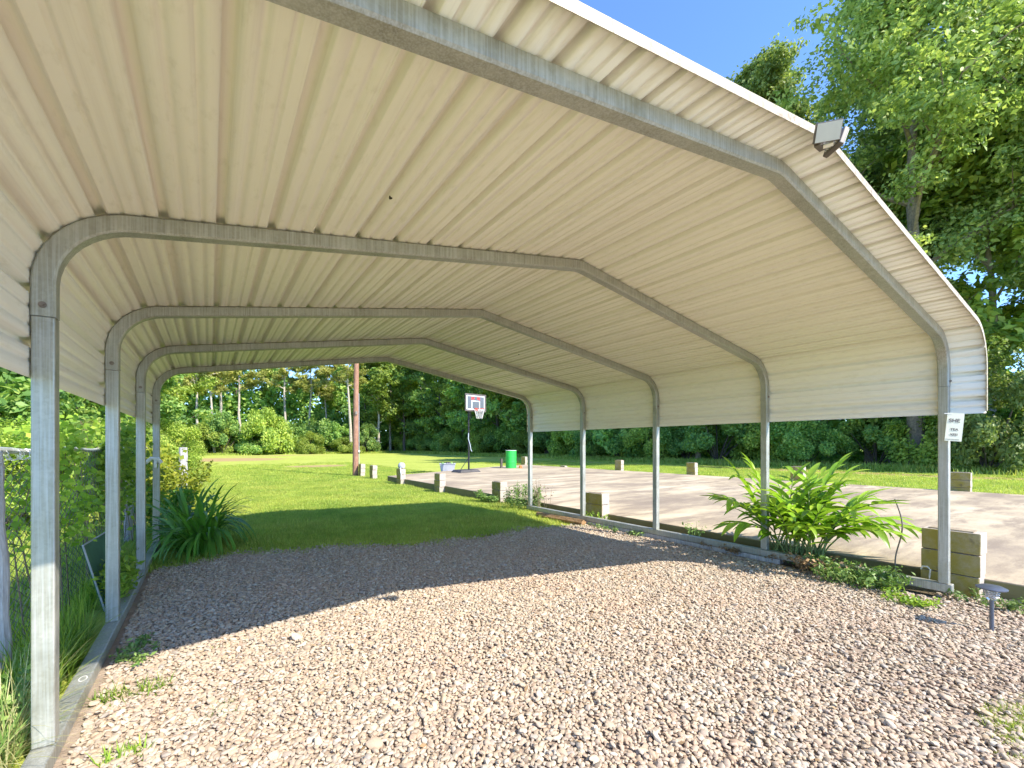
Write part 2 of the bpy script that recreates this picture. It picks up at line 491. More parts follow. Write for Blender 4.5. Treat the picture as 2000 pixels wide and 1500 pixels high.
def gravel_far(x):   # the uneven edge where gravel meets lawn
    return 5.95 - 0.10 * x + 0.22 * np.sin(x * 1.7 + .5) + 0.08 * np.sin(x * 5.1)
def sheet(name, x0, x1, y0f, y1f, n, m_, zoff, mat):
    vs_ = []
    for i_ in range(n + 1):
        x = x0 + (x1 - x0) * i_ / n
        for j_ in range(m_ + 1):
            ya, yb = y0f(x), y1f(x)
            y = ya + (yb - ya) * j_ / m_
            vs_.append((x, y, float(gz(x, y)) + zoff))
    vs_ = np.array(vs_)
    i_, j_ = np.meshgrid(np.arange(n), np.arange(m_), indexing='ij')
    a_ = (i_ * (m_ + 1) + j_).ravel()
    F_ = np.stack([a_, a_ + m_ + 1, a_ + m_ + 2, a_ + 1], 1)
    return mobj(name, mesh_np(name, vs_, F_, mat, True))
gb = sheet('gravel_bed', -0.62, 5.36, lambda x: -4.0, lambda x: float(gravel_far(x)), 60, 60, 0.0, M['gravel_soil'])
tag(gb, kind='structure')
dw = MB().add([(-7, -24, 0), (10, -24, 0), (10, -4.0, 0), (5.4, -2.6, 0), (-.62, -2.6, 0), (-7, -4.0, 0)], [(0, 1, 2, 3, 4, 5)]).obj('driveway', M['drive'], loc=(0, 0, .004))
tag(dw, kind='structure')
st = sheet('soil_strip', 5.36, 5.80, lambda x: -4.0, lambda x: 9.0, 4, 60, 0.004, M['litter'])
tag(st, kind='structure')

slab_poly = [(5.76, -9), (16.3, -9), (16.3, 22.2), (13.0, 21.0), (9.4, 18.9), (5.76, 17.0)]
sm = MB()
nb = len(slab_poly)
sm.add([(x, y, -0.25) for x, y in slab_poly] + [(x, y, 0.10) for x, y in slab_poly],
       [tuple(range(nb))[::-1], tuple(range(nb, 2 * nb))] + [(k, (k + 1) % nb, nb + (k + 1) % nb, nb + k) for k in range(nb)])
slab = sm.obj('concrete_slab', M['slab'], bevel=0.008)
tag(slab, kind='structure')

# ------------------------------------------------------------ geometry-node scatter for stuff only
def proto_collection(name, meshes):
    col = bpy.data.collections.new(name)
    for k, me in enumerate(meshes):
        o = bpy.data.objects.new('%s_%02d' % (name, k), me); col.objects.link(o)
    return col
def scatter(name, P, ROT, SCL, IDX, col, mat=None):
    me = bpy.data.meshes.new(name)
    P = np.asarray(P, dtype=np.float32)
    me.vertices.add(len(P)); me.vertices.foreach_set('co', P.ravel())
    at = me.attributes.new('rot', 'FLOAT_VECTOR', 'POINT'); at.data.foreach_set('vector', np.asarray(ROT, dtype=np.float32).ravel())
    at = me.attributes.new('scl', 'FLOAT_VECTOR', 'POINT'); at.data.foreach_set('vector', np.asarray(SCL, dtype=np.float32).ravel())
    at = me.attributes.new('idx', 'INT', 'POINT'); at.data.foreach_set('value', np.asarray(IDX, dtype=np.int32))
    me.update()
    o = mobj(name, me)
    ng = bpy.data.node_groups.new(name, 'GeometryNodeTree')
    ng.interface.new_socket(name='Geometry', in_out='INPUT', socket_type='NodeSocketGeometry')
    ng.interface.new_socket(name='Geometry', in_out='OUTPUT', socket_type='NodeSocketGeometry')
    N = ng.nodes; L = ng.links
    gi = N.new('NodeGroupInput'); go = N.new('NodeGroupOutput')
    iop = N.new('GeometryNodeInstanceOnPoints'); ci = N.new('GeometryNodeCollectionInfo')
    ci.inputs['Collection'].default_value = col
    ci.inputs['Separate Children'].default_value = True
    ci.inputs['Reset Children'].default_value = True
    def attr(nm, t):
        n_ = N.new('GeometryNodeInputNamedAttribute'); n_.data_type = t; n_.inputs['Name'].default_value = nm
        return n_.outputs['Attribute']
    L.new(gi.outputs[0], iop.inputs['Points']); L.new(ci.outputs[0], iop.inputs['Instance'])
    iop.inputs['Pick Instance'].default_value = True
    L.new(attr('idx', 'INT'), iop.inputs['Instance Index'])
    e2r = N.new('FunctionNodeEulerToRotation'); L.new(attr('rot', 'FLOAT_VECTOR'), e2r.inputs[0])
    L.new(e2r.outputs[0], iop.inputs['Rotation'])
    L.new(attr('scl', 'FLOAT_VECTOR'), iop.inputs['Scale'])
    L.new(iop.outputs[0], go.inputs[0])
    md = o.modifiers.new('scatter', 'NODES'); md.node_group = ng
    return o

# pebbles
def pebble(seed):
    r = np.random.RandomState(seed)
    bm = bmesh.new(); bmesh.ops.create_icosphere(bm, subdivisions=2, radius=1.0)
    cuts = []
    for _ in range(9):
        d = r.normal(size=3); d /= np.linalg.norm(d); cuts.append((Vector(d), 0.62 + 0.3 * r.rand()))
    for v in bm.verts:
        for d, t in cuts:
            k = v.co.dot(d)
            if k > t: v.co -= d * (k - t)
        v.co *= 1 + 0.05 * r.randn()
        v.co.x *= 1.15; v.co.y *= 0.85; v.co.z *= 0.5
    me = bpy.data.meshes.new('pebble'); bm.to_mesh(me); bm.free()
    for p in me.polygons: p.use_smooth = True
    me.set_sharp_from_angle(angle=R(32))
    me.materials.append(M['stone'])
    return me
peb = proto_collection('pebble_kinds', [pebble(s) for s in range(10)])
def hexgrid(x0, x1, y0, y1, d, jit):
    gx = np.arange(x0, x1, d); gy = np.arange(y0, y1, d * 0.87)
    A, B = np.meshgrid(gx, gy)
    A = A + (np.arange(len(gy)) % 2)[:, None] * d / 2
    A = A + rng.uniform(-jit, jit, A.shape) * d; B = B + rng.uniform(-jit, jit, B.shape) * d
    return A.ravel(), B.ravel()
PX = []; PZ = []
gx, gy = hexgrid(-0.53, 5.75, -1.4, 6.6, 0.0205, 0.45)
kp = (gy < gravel_far(gx) + rng.normal(0, .11, gx.shape)) & ~((gx > 5.3) & ((gy > 1.1) | (rng.rand(len(gx)) > 0.5)))
kp &= ~((gx < -0.48))
# visible wedge only
u = gx * math.cos(YAW) - gy * math.sin(YAW); w = gx * math.sin(YAW) + gy * math.cos(YAW)
kp &= (w > 1.2) & (np.abs(u) < w * 1.25 + .25)
# thin spots that let the brown soil show
thin = (np.sin(gx * 1.9 + 1.3) * np.sin(gy * 1.3 + .4) + np.sin(gx * .7 - gy * 1.1)) > 1.45
kp &= ~(thin & (rng.rand(len(gx)) < 0.35))
kp &= ~((gx > 4.95) & (gx < 5.3) & (rng.rand(len(gx)) < 0.45))
gx, gy = gx[kp], gy[kp]; n = len(gx)
sz = 0.0114 * np.exp(rng.normal(0, 0.26, n))
P1 = np.stack([gx, gy, gz(gx, gy) + sz * 0.35 + rng.uniform(0, .006, n)], 1)
# second, sparser layer lying on top
q = rng.rand(n) < 0.12
P2 = P1[q] + np.stack([rng.uniform(-.012, .012, q.sum()), rng.uniform(-.012, .012, q.sum()), rng.uniform(.006, .011, q.sum())], 1)
P = np.concatenate([P1, P2]); S = np.concatenate([sz, 0.0108 * np.exp(rng.normal(0.12, 0.30, q.sum()))])
n = len(P)
ROT = np.stack([rng.normal(0, .3, n), rng.normal(0, .3, n), rng.uniform(0, 6.28, n)], 1)
SC = S[:, None] * rng.uniform(0.82, 1.2, (n, 3))
gravel = scatter('gravel', P, ROT, SC, rng.randint(0, 10, n), peb)
tag(gravel, 'pale tan and pink crushed stone gravel covering the carport floor', 'gravel', kind='stuff')

# grass tufts
def leaf_blade(r, L, w_, lean, az, base=(0, 0, 0), segs=3, droop=1.0):
    """a tapering bent strip; returns verts and quads"""
    vs_ = []; fs_ = []
    ca, sa = math.cos(az), math.sin(az)
    px_, pz_ = 0.0, 0.0; ang = lean
    for k in range(segs + 1):
        t = k / segs
        ww = w_ * (1 - t ** 1.6) + w_ * 0.08
        for s in (-1, 1):
            vs_.append((base[0] + px_ * ca - s * ww / 2 * sa, base[1] + px_ * sa + s * ww / 2 * ca, base[2] + pz_))
        px_ += math.sin(ang) * L / segs; pz_ += math.cos(ang) * L / segs
        ang += droop * lean * 0.9
    for k in range(segs): fs_.append((2 * k, 2 * k + 1, 2 * k + 3, 2 * k + 2))
    return vs_, fs_
def tuft(seed, nb_, spread, L, w_):
    r = random.Random(seed); vs_ = []; fs_ = []
    for _ in range(nb_):
        a_ = r.uniform(0, 6.28); d = spread * math.sqrt(r.random())
        v, f = leaf_blade(r, L * r.uniform(.55, 1.2), w_ * r.uniform(.7, 1.3), r.uniform(.05, .65), r.uniform(0, 6.28), (d * math.cos(a_), d * math.sin(a_), -0.005), 2)
        b_ = len(vs_); vs_ += v; fs_ += [tuple(b_ + i_ for i_ in q_) for q_ in f]
    return mesh_np('tuft', np.array(vs_), np.array(fs_), M['grass_blade'])
tufts = proto_collection('tuft_kinds', [tuft(s, 26, .06, .055, .0045) for s in range(6)] + [tuft(20 + s, 40, .20, .075, .011) for s in range(5)])
def wedge(x, y, k=1.2):
    u = x * math.cos(YAW) - y * math.sin(YAW); w = x * math.sin(YAW) + y * math.cos(YAW)
    return (w > 1) & (np.abs(u) < w * k + .3)
GP = []; GR = []; GS = []; GI = []
def add_grass(x, y, lo, hi, smin, smax, zadd=0.0):
    n = len(x)
    GP.append(np.stack([x, y, gz(x, y) - .012 + zadd], 1)); GR.append(np.stack([np.zeros(n), np.zeros(n), rng.uniform(0, 6.28, n)], 1))
    s = rng.uniform(smin, smax, n); GS.append(np.stack([s, s, s * rng.uniform(.7, 1.2, n)], 1)); GI.append(rng.randint(lo, hi, n))
x, y = hexgrid(-4, 5.75, 5.0, 19, 0.062, .5)
k = (y > gravel_far(x) - 0.05 + rng.normal(0, .12, x.shape) + .10 * np.sin(x * 9) * np.sin(x * 3.3)) & wedge(x, y) & ~((x > 4.9) & (y < 6.6) & (rng.rand(len(x)) < .6))
add_grass(x[k], y[k], 0, 6, .8, 1.25)
kk = k & (np.sin(x * 2.3 + 1.7 * np.sin(y)) * np.sin(y * 1.9 + x) > .35) & (rng.rand(len(x)) < .5)      # ranker clumps the mower missed
add_grass(x[kk], y[kk], 0, 6, 1.2, 1.9)
x, y = hexgrid(-6, 9, 18, 38, 0.15, .5)
inslab = (x > 5.7) & (y < 17.3 + (x - 5.76) * .52)
k = wedge(x, y) & ~inslab & (rng.rand(len(x)) > (y - 20) / 18)
k &= np.hypot((x - 5.9) / 2.1, (y - 31.5) / 1.9) > 1
add_grass(x[k], y[k], 6, 11, .8, 1.3)
x, y = hexgrid(16.35, 30, -2, 30, 0.24, .5)
k = wedge(x, y) & ~((np.abs(x - 25) < 1.3) & (rng.rand(len(x)) < .7))
add_grass(x[k], y[k], 6, 11, .8, 1.2)
x, y = hexgrid(-6, 0, 0.5, 18, 0.13, .5)     # the yard beyond the fence
k = (x < -0.95) & wedge(x, y, 1.35)
add_grass(x[k], y[k], 6, 11, .7, 1.2)
# rough verge along the foot of the woods
nv = 5200
x = np.concatenate([rng.normal(29.6, .7, nv), rng.uniform(-50, 30, 2600)]); y = np.concatenate([rng.uniform(-8, 86, nv), rng.normal(77, 1.5, 2600)])
add_grass(x, y, 6, 11, 2.2, 6.0)
# worn corner of turf at the lower right
x, y = hexgrid(2.5, 4.2, -.4, .75, 0.03, .5)
k = (np.hypot((x - 3.15) / .5, (y - .02) / .42) < 1 + rng.normal(0, .12, len(x)))
add_grass(x[k], y[k], 0, 6, .45, .8, .008)
grass = scatter('grass', np.concatenate(GP), np.concatenate(GR), np.concatenate(GS), np.concatenate(GI), tufts)
tag(grass, 'mown yellow green lawn grass behind and around the carport', 'grass', kind='stuff')

# ------------------------------------------------------------ the carport
XL, XR, XM = -0.595, 5.435, 2.42
ZS, RC, SL = 1.96, 0.36, math.atan(0.1667)
ZB = 1.575
arcL = RC * (PI / 2 - SL)
x_end = XL + RC - RC * math.sin(SL); z_end = ZS + RC * math.cos(SL)
flat = (XM - x_end) / math.cos(SL)
RR = 0.30                                          # soft ridge bend
half = (ZS - ZB) + arcL + flat
TOT = 2 * half
def prof(s):
    """point and outward normal on the line where tubes touch the roof sheet"""
    mir = s > half
    if mir: s = TOT - s
    if s < ZS - ZB:
        p = (XL, ZB + s); nrm = (-1, 0)
    elif s < ZS - ZB + arcL:
        a_ = (s - (ZS - ZB)) / RC
        nrm = (-math.cos(a_), math.sin(a_)); p = (XL + RC + RC * nrm[0], ZS + RC * nrm[1])
    else:
        t = s - (ZS - ZB) - arcL
        tt = min(t, flat)
        p = (x_end + tt * math.cos(SL), z_end + tt * math.sin(SL)); nrm = (-math.sin(SL), math.cos(SL))
        rd = flat - t                              # round the ridge slightly
        if rd < RR * SL * 1.5:
            k_ = 1 - max(rd, 0) / (RR * SL * 1.5)
            nx_ = -math.sin(SL) * (1 - k_); nrm = (nx_, math.sqrt(1 - nx_ * nx_)); p = (p[0], p[1] - 0.004 * k_ * k_)
    if mir: p = (2 * XM - p[0], p[1]); nrm = (-nrm[0], nrm[1])
    return p, nrm
Y0, DY = 1.01, 1.535
arch_y = [Y0 + DY * k for k in range(5)]
YF, YR = 0.835, 7.34
def yfront(x): return YF + .085 - .0145 * x if x < 2.42 else YF + .050 - .030 * (x - 2.42)          # the front edge is not quite square
def yskew(k, x): return (.058 if x < 2.42 else .058 - .0195 * (x - 2.42)) if k == 0 else 0.0   # nor is the first frame
carport = empty('carport', (XM, 4.1, 0), 0, 'open metal carport with beige ribbed roof on galvanised tube frames over the gravel', 'carport')
base_off = Vector((-XM, -4.1, 0))
def cp(name, mb, mat, parent=carport, smooth=False, bevel=0.0):
    for k_, v_ in enumerate(mb.v): mb.v[k_] = (v_[0] - XM, v_[1] - 4.1, v_[2])
    return mb.obj(name, mat, parent, smooth, bevel)

# roof sheets, each its own corrugated panel running lengthwise
RIB = 0.2192
def rib_off(s):
    """outward displacement of the sheet at arc length s (major rib 19 mm, minor ribs 3 mm)"""
    u_ = (s + 0.078) % RIB
    if u_ > RIB / 2: u_ -= RIB
    a_ = abs(u_)
    if a_ < 0.0165: return 0.030
    if a_ < 0.0215: return 0.030 * (0.0215 - a_) / 0.005
    for c_ in (0.073,):
        d = abs(a_ - c_)
        if d < 0.0075: return 0.0048
        if d < 0.010: return 0.0048 * (0.010 - d) / 0.0025
    return 0.0
breaks = [0.0, .0165, .0215, .063, .0655, .0805, .083]
def s_samples(s0, s1):
    pts = {round(s0, 5), round(s1, 5)}
    k0 = int(math.floor((s0 + .078) / RIB)) - 1; k1 = int(math.ceil((s1 + .078) / RIB)) + 1
    for k_ in range(k0, k1 + 1):
        c_ = k_ * RIB - .078
        for b_ in breaks[1:]:
            for sg in (-1, 1):
                v_ = c_ + sg * b_
                if s0 < v_ < s1: pts.add(round(v_, 5))
    for v_ in np.arange(s0, s1, 0.03): pts.add(round(float(v_), 5))
    out_ = sorted(pts); res = [out_[0]]
    for v_ in out_[1:]:
        if v_ - res[-1] > 0.0015: res.append(v_)
    return res
NP = 9
edges_s = [0.0]
pitch4 = RIB * 4
e_ = 4 * RIB - .078 + 0.0 - .03
while e_ < TOT - 0.25:
    edges_s.append(e_); e_ += pitch4
edges_s.append(TOT)
NYD = 14
for k_ in range(len(edges_s) - 1):
    s0, s1 = edges_s[k_], min(edges_s[k_ + 1] + 0.055, TOT)     # each sheet laps over the next
    ss = s_samples(s0, s1)
    V_ = []; F_ = []
    lap = 0.0016 * (k_ % 2)
    tl = random.Random(k_).uniform(-.002, .002)
    for si, s in enumerate(ss):
        (px_, pz_), (nx_, nz_) = prof(s)
        for layer in (0, 1):
            for jj in range(NYD + 1):
                t = jj / NYD; yf_ = yfront(px_); yy = yf_ + (YR - yf_) * t
                wob = 0.0022 * math.sin(s * 9 + k_) * math.sin((yy - Y0) / DY * PI) * (1 if 0.4 < s < TOT - .4 else 0.4)
                off = 0.0012 + rib_off(s) + lap + layer * 0.0014 + abs(wob) + (tl * 0 if jj else 0)
                V_.append((px_ + nx_ * off - XM, yy - 4.1, pz_ + nz_ * off))
    W_ = NYD + 1
    for si in range(len(ss) - 1):
        for jj in range(NYD):
            a0 = si * 2 * W_ + jj; b0 = (si + 1) * 2 * W_ + jj
            F_.append((a0, b0, b0 + 1, a0 + 1))
            F_.append((a0 + W_, a0 + W_ + 1, b0 + W_ + 1, b0 + W_))
        for jj in (0, NYD):
            a0 = si * 2 * W_ + jj; b0 = (si + 1) * 2 * W_ + jj
            F_.append((a0, a0 + W_, b0 + W_, b0))
    for si in (0, len(ss) - 1):
        for jj in range(NYD):
            a0 = si * 2 * W_ + jj
            F_.append((a0, a0 + 1, a0 + 1 + W_, a0 + W_))
    mobj('roof_panel', mesh_np('roof_panel', np.array(V_), np.array(F_), M['panel']), carport)

def path_tube(s0, s1, inner, outer, ya, yb, ext0=0.0, ext1=0.0, step=0.05):
    """rectangular tube following the roof line between arc lengths s0 and s1"""
    mb = MB()
    n_ = int((s1 - s0) / step); sl = [s0 + (s1 - s0) * q / n_ for q in range(n_ + 1)]
    rows = []
    for s in sl:
        (px_, pz_), (nx_, nz_) = prof(s)
        rows.append(((px_, pz_), (nx_, nz_)))
    c = 0.008
    sec = [(outer, ya + c), (outer, yb - c), (outer - c, yb), (inner + c, yb), (inner, yb - c), (inner, ya + c), (inner + c, ya), (outer - c, ya)]
    for (p_, nn) in rows:
        for (o_, y_) in sec: mb.v.append((p_[0] + nn[0] * o_, y_, p_[1] + nn[1] * o_))
    k8 = len(sec)
    for i_ in range(n_):
        for q in range(k8):
            mb.f.append((i_ * k8 + q, i_ * k8 + (q + 1) % k8, (i_ + 1) * k8 + (q + 1) % k8, (i_ + 1) * k8 + q))
    mb.f.append(tuple(range(k8))); mb.f.append(tuple(n_ * k8 + q for q in range(k8)))
    return mb
ZJ = 1.825                                          # joint between bow and leg
TW = 0.074
for ka, yk in enumerate(arch_y):
    mbw = path_tube(ZJ - ZB, TOT - (ZJ - ZB), -TW - .001, -0.0005, yk, yk + TW)
    mbw.v = [(v_[0], v_[1] + yskew(ka, v_[0]), v_[2]) for v_ in mbw.v]
    bow = cp('bow', mbw, M['galv'], smooth=True)
    yk0 = yk
    for sx in (-1, 1):
        xo = XL if sx < 0 else XR
        xc = xo + (TW / 2 + .0015) * (1 if sx < 0 else -1)
        yk = yk0 + yskew(ka, xc)
        leg = MB().box((xc, yk + TW / 2, (ZJ + TW + .001) / 2), (TW - .004, TW - .004, ZJ - TW - .001))
        # pressed grooves along the tube
        lo = cp('leg', leg, M['galv'], bevel=0.006)
        # bolt through the sleeve
        bz = ZJ + .045
        fx = xc
        bt = MB().tube([(fx, yk - .002, bz), (fx, yk - .0045, bz)], .013, 14)
        bt.tube([(fx, yk - .0045, bz), (fx, yk - .012, bz)], .0075, 6)
        cp('bolt', bt, M['wire'])
# base rails
for sx in (-1, 1):
    xo = XL if sx < 0 else XR
    xc = xo + (TW / 2 + .0015) * (1 if sx < 0 else -1)
    y0_, y1_ = (-0.6, 7.30) if sx < 0 else (Y0 - .02, 7.26)
    rl = MB().box((xc, (y0_ + y1_) / 2, TW / 2 + .0), (TW + .004, y1_ - y0_, TW))
    cp('base_rail', rl, M['galv'], bevel=0.006)
# folded edge trim, front and rear, in lengths
def trim(y_face, sgn):
    cuts = [0.0, half * .36, half * .995, half * 1.36, TOT]
    cuts = [0.02, half * .60, half * 1.0, half * 1.62, TOT - .02]
    for a_, b_ in zip(cuts[:-1], cuts[1:]):
        mb = MB()
        n_ = max(8, int((b_ - a_) / .06)); sec = [(-.008, 0), (.031, 0), (.031, .10), (.029, .10), (.029, .04), (-.008, .04)]
        for q in range(n_ + 1):
            s = a_ + .001 + (b_ - a_ - .002) * q / n_
            (px_, pz_), (nx_, nz_) = prof(s)
            for (o_, t) in sec:
                mb.v.append((px_ + nx_ * o_, y_face + (yfront(px_) - YF if sgn > 0 else 0) - sgn * (.003 - .05 * t), pz_ + nz_ * o_))
        for i_ in range(n_):
            for q in range(6):
                mb.f.append((i_ * 6 + q, i_ * 6 + (q + 1) % 6, (i_ + 1) * 6 + (q + 1) % 6, (i_ + 1) * 6 + q))
        mb.f.append(tuple(range(6))); mb.f.append(tuple(n_ * 6 + q for q in range(6)))
        cp('edge_trim', mb, M['trim'], smooth=False)
trim(YF - .002, 1); trim(YR + .002, -1)
# chalk ring on the left base rail
ch = MB(); n_ = 28
for q in range(n_):
    a_ = 2 * PI * q / n_
    for rr in (1.0, 0.84): ch.v.append((XL + .048 + .017 * rr * math.cos(a_), 3.18 + .034 * rr * math.sin(a_), TW + .0015))
for q in range(n_): ch.f.append((2 * q, 2 * q + 1, (2 * q + 3) % (2 * n_), (2 * q + 2) % (2 * n_)))
cp('chalk_mark', ch, M['chalk'])

# broken blocks and a rotten log that prop the right rail
def rough_log(loc, L, r, rz, seed):
    rr = random.Random(seed); mb = MB(); n_ = 10; k8 = 10
    for i_ in range(n_ + 1):
        t = i_ / n_
        for q in range(k8):
            a_ = 2 * PI * q / k8
            rad = r * (1 + .18 * math.sin(q * 2.1 + seed) + rr.uniform(-.08, .08))
            mb.v.append(((t - .5) * L + rr.uniform(-.008, .008), rad * math.cos(a_), rad * math.sin(a_) * .8))
    for i_ in range(n_):
        for q in range(k8): mb.f.append((i_ * k8 + q, i_ * k8 + (q + 1) % k8, (i_ + 1) * k8 + (q + 1) % k8, (i_ + 1) * k8 + q))
    mb.f.append(tuple(range(k8))); mb.f.append(tuple(n_ * k8 + q for q in range(k8)))
    o = mb.obj('rotten_log', M['log_wood'], loc=loc); o.rotation_euler = (0, 0, rz)
    return o
tag(rough_log((5.17, 6.02, float(gz(5.1, 6.0)) + .045), 1.15, .055, R(95), 3), 'rotten orange brown log lying along the right base rail by the last bay', 'log')

# weathered sill board under the right rail
bd = MB().box((0, 0, 0), (.10, 4.4, .055))
o = bd.obj('sill_board', M['grey_wood'], loc=(5.40, 4.6, -.032), bevel=.004)
tag(o, 'weathered grey sill board under the right base rail at the far bays', 'board')

# ------------------------------------------------------------ floodlight on the ridge end
fl = empty('floodlight', (2.30, YF + .035, 2.69), 0, 'twin head security floodlight fixed at the front peak of the roof', 'floodlight')
MB().box((0, -.012, -.01), (.075, .03, .06)).obj('bracket', M['lamp_body'], fl, bevel=.004)
MB().tube([(0, -.02, -.01), (-.03, -.05, -.005)], .008, 8).obj('arm', M['lamp_body'], fl)
def head(cx, cz, yaw, pitch, name):
    rot = Euler((pitch, 0, yaw)).to_matrix()
    c = Vector((cx, -.065, cz))
    h = MB().box(c, (.128, .030, .10), rot).obj('lamp_head', M['lamp_body'], fl, bevel=.005)
    MB().box(c + rot @ Vector((0, -.0155, 0)), (.118, .004, .090), rot).obj('lens', M['lens'], h)
    mb = MB()
    for q in range(6): mb.box(c + rot @ Vector((-.04 + q * .016, .02, 0)), (.004, .014, .07), rot)
    mb.obj('cooling_fin', M['lamp_white'], h)
fl.scale = (.8, .8, .8)
head(-.035, .012, R(-52), R(32), 'a')
head(.075, -.005, R(58), R(20), 'b')
MB().box((.028, -.045, .0), (.025, .05, .085), Euler((0, R(20), R(20))).to_matrix()).obj('sensor_housing', M['lamp_white'], fl, bevel=.004)

# ------------------------------------------------------------ sign strapped on the front right leg
sg = empty('warning_sign', (5.348, .972, 1.46), 0, 'small cream printed sign wired to the front right leg of the carport', 'sign')
sg.rotation_euler = (R(0), R(5), R(-60))
sb = MB().box((0, 0, 0), (.112, .003, .245)).obj('sheet', M['sign'], sg)
MB().box((-.052, -.0023, .115), (.05, .0012, .008)).obj('tape', M['lamp_white'], sg)
def text_mesh(name, body, size, parent, loc, mat, rot=(R(90), 0, 0)):
    cu = bpy.data.curves.new(name, 'FONT'); cu.body = body; cu.size = size; cu.align_x = 'CENTER'; cu.align_y = 'CENTER'; cu.extrude = .0004; cu.offset = size * .02
    tmp = bpy.data.objects.new(name, cu); C.objects.link(tmp)
    dg = bpy.context.evaluated_depsgraph_get(); dg.update()
    me = bpy.data.meshes.new_from_object(tmp.evaluated_get(dg)); bpy.data.objects.remove(tmp)
    me.materials.clear(); me.materials.append(mat)
    o_ = mobj(name, me, parent, loc); o_.rotation_euler = rot
    return o_
text_mesh('lettering', 'SHE', .044, sg, (-.005, -.0030, .055), M['sign_ink'])
text_mesh('lettering', 'TEA', .030, sg, (0, -.0030, -.022), M['sign_ink'])
text_mesh('lettering', 'XEEI', .026, sg, (0, -.0030, -.066), M['sign_ink'])
MB().box((-.01, -.0024, -.108), (.10, .001, .003)).obj('printed_line', M['sign_ink'], sg)

# ------------------------------------------------------------ solar path light
pl = empty('path_light', (4.70, .66, float(gz(4.7, .66)) + .10), 0, 'low grey stake light with flat round cap in gravel beside front right leg', 'path light')
pl_dz = .10
MB().tube([(0, 0, -.15), (0.002, 0, .135)], .0125, 12).obj('stake', M['blue_grey'], pl, smooth=True)
MB().lathe((0, 0, .135), [(0, 0), (.024, 0), (.036, .02), (.041, .07), (.038, .072), (.030, .022), (0, .012)], 20).obj('lamp_cage', M['clear'], pl, smooth=True)
mb = MB()
for q in range(4):
    a_ = PI / 4 + q * PI / 2
    mb.tube([(.032 * math.cos(a_), .032 * math.sin(a_), .145), (.045 * math.cos(a_), .045 * math.sin(a_), .215)], .003, 6)
for zz, rr in ((.160, .038), (.175, .040), (.190, .042)):
    mb.tube([(rr * math.cos(2 * PI * q / 20), rr * math.sin(2 * PI * q / 20), zz) for q in range(21)], .0022, 5)
mb.obj('cage_bar', M['silver_wire'], pl)
MB().lathe((0, 0, .212), [(0, 0), (.078, 0), (.084, .004), (.084, .010), (.06, .022), (.03, .028), (0, .029)], 28).obj('cap', M['blue_grey'], pl, smooth=True)

# ------------------------------------------------------------ concrete block pillars round the slab
def block_mesh(seed):
    rr = random.Random(seed)
    mb = MB().box((0, 0, 0), (.195, .395, .19))
    me = mb.mesh('block', M['block'], bevel=.006, seg=2)
    for v in me.vertices: v.co += Vector((rr.uniform(-.002, .002), rr.uniform(-.002, .002), rr.uniform(-.0015, .0015)))
    return me
bms = [block_mesh(s) for s in range(4)]
def pillar(x, y, n_, z0, label, group, seed):
    rr = random.Random(seed)
    e = empty('block_pillar', (x, y, z0), R(rr.uniform(-2, 2)), label, 'block pillar', group)
    for q in range(n_):
        o_ = mobj('block', bms[(seed + q) % 4], e, (rr.uniform(-.006, .006), rr.uniform(-.008, .008), .097 + q * .197))
        o_.rotation_euler = (0, 0, R(rr.uniform(-1.5, 1.5)) + (PI if q % 2 else 0) * 0)
    # mortar core showing between and on top
    MB().box((0, 0, n_ * .197 + .0), (.13, .30, .012)).obj('mortar_cap', M['slab'], e)
    return e
GN_ = 'concrete block pillars along the near edge of the slab'
near = [(1.05, 3, -.07, 'tallest mossy three course block pillar right behind the front right carport leg'),
        (5.60, 3, -.13, 'mossy block pillar seen between the second and third right carport legs from the rear'),
        (8.82, 3, -.15, 'mossy block pillar just left of the rear right carport leg by the leafy weeds'),
        (12.1, 3, -.13, 'block pillar at the slab edge with plain top, second left of the rear right leg'),
        (15.35, 3, -.13, 'block pillar carrying a round grey stone with a white stick leaning on it'),
        (18.6, 3, -.13, 'block pillar standing at the far left corner of the slab'),
        (20.3, 3, -.13, 'farthest left block pillar right beside the utility pole')]
for k_, (yy, n_, z0, lb) in enumerate(near): pillar(5.70, yy, n_, z0, lb, GN_, k_ + 1)
GF_ = 'concrete block pillars along the far edge of the slab'
far_ = [(2.85, 3, 'far block pillar seen just right of the front right leg'),
        (6.75, 3, 'far block pillar half hidden behind the ginger plant'),
        (10.7, 3, 'far pale block pillar between the ginger plant and the third right leg'),
        (14.6, 3, 'far pale block pillar seen between the two middle right legs'),
        (22.4, 3, 'far narrow block pillar right of the green drum')]
for k_, (yy, n_, lb) in enumerate(far_): pillar(16.35, yy, n_, .0, lb, GF_, k_ + 11)
pillar(16.3, 18.6, 1, -.03, 'single low block lying at the far slab edge, the only one with one course', GF_, 21)
# the stone and stick on the fifth pillar
st_ = MB().lathe((0, 0, 0), [(0, 0), (.10, .01), (.13, .06), (.125, .14), (.08, .20), (0, .215)], 14).obj('round_stone', M['grey_plastic'], loc=(5.70, 15.30, -.13 + 3 * .197 + .012), smooth=True)
tag(st_, 'rounded pale grey lump resting on top of the block pillar', 'stone')
o = MB().tube([(5.62, 15.05, .10), (5.60, 15.16, .5)], .022, 8).obj('white_stick', M['white_metal']); tag(o, 'white stick leaning on the block pillar at the slab edge', 'stick')

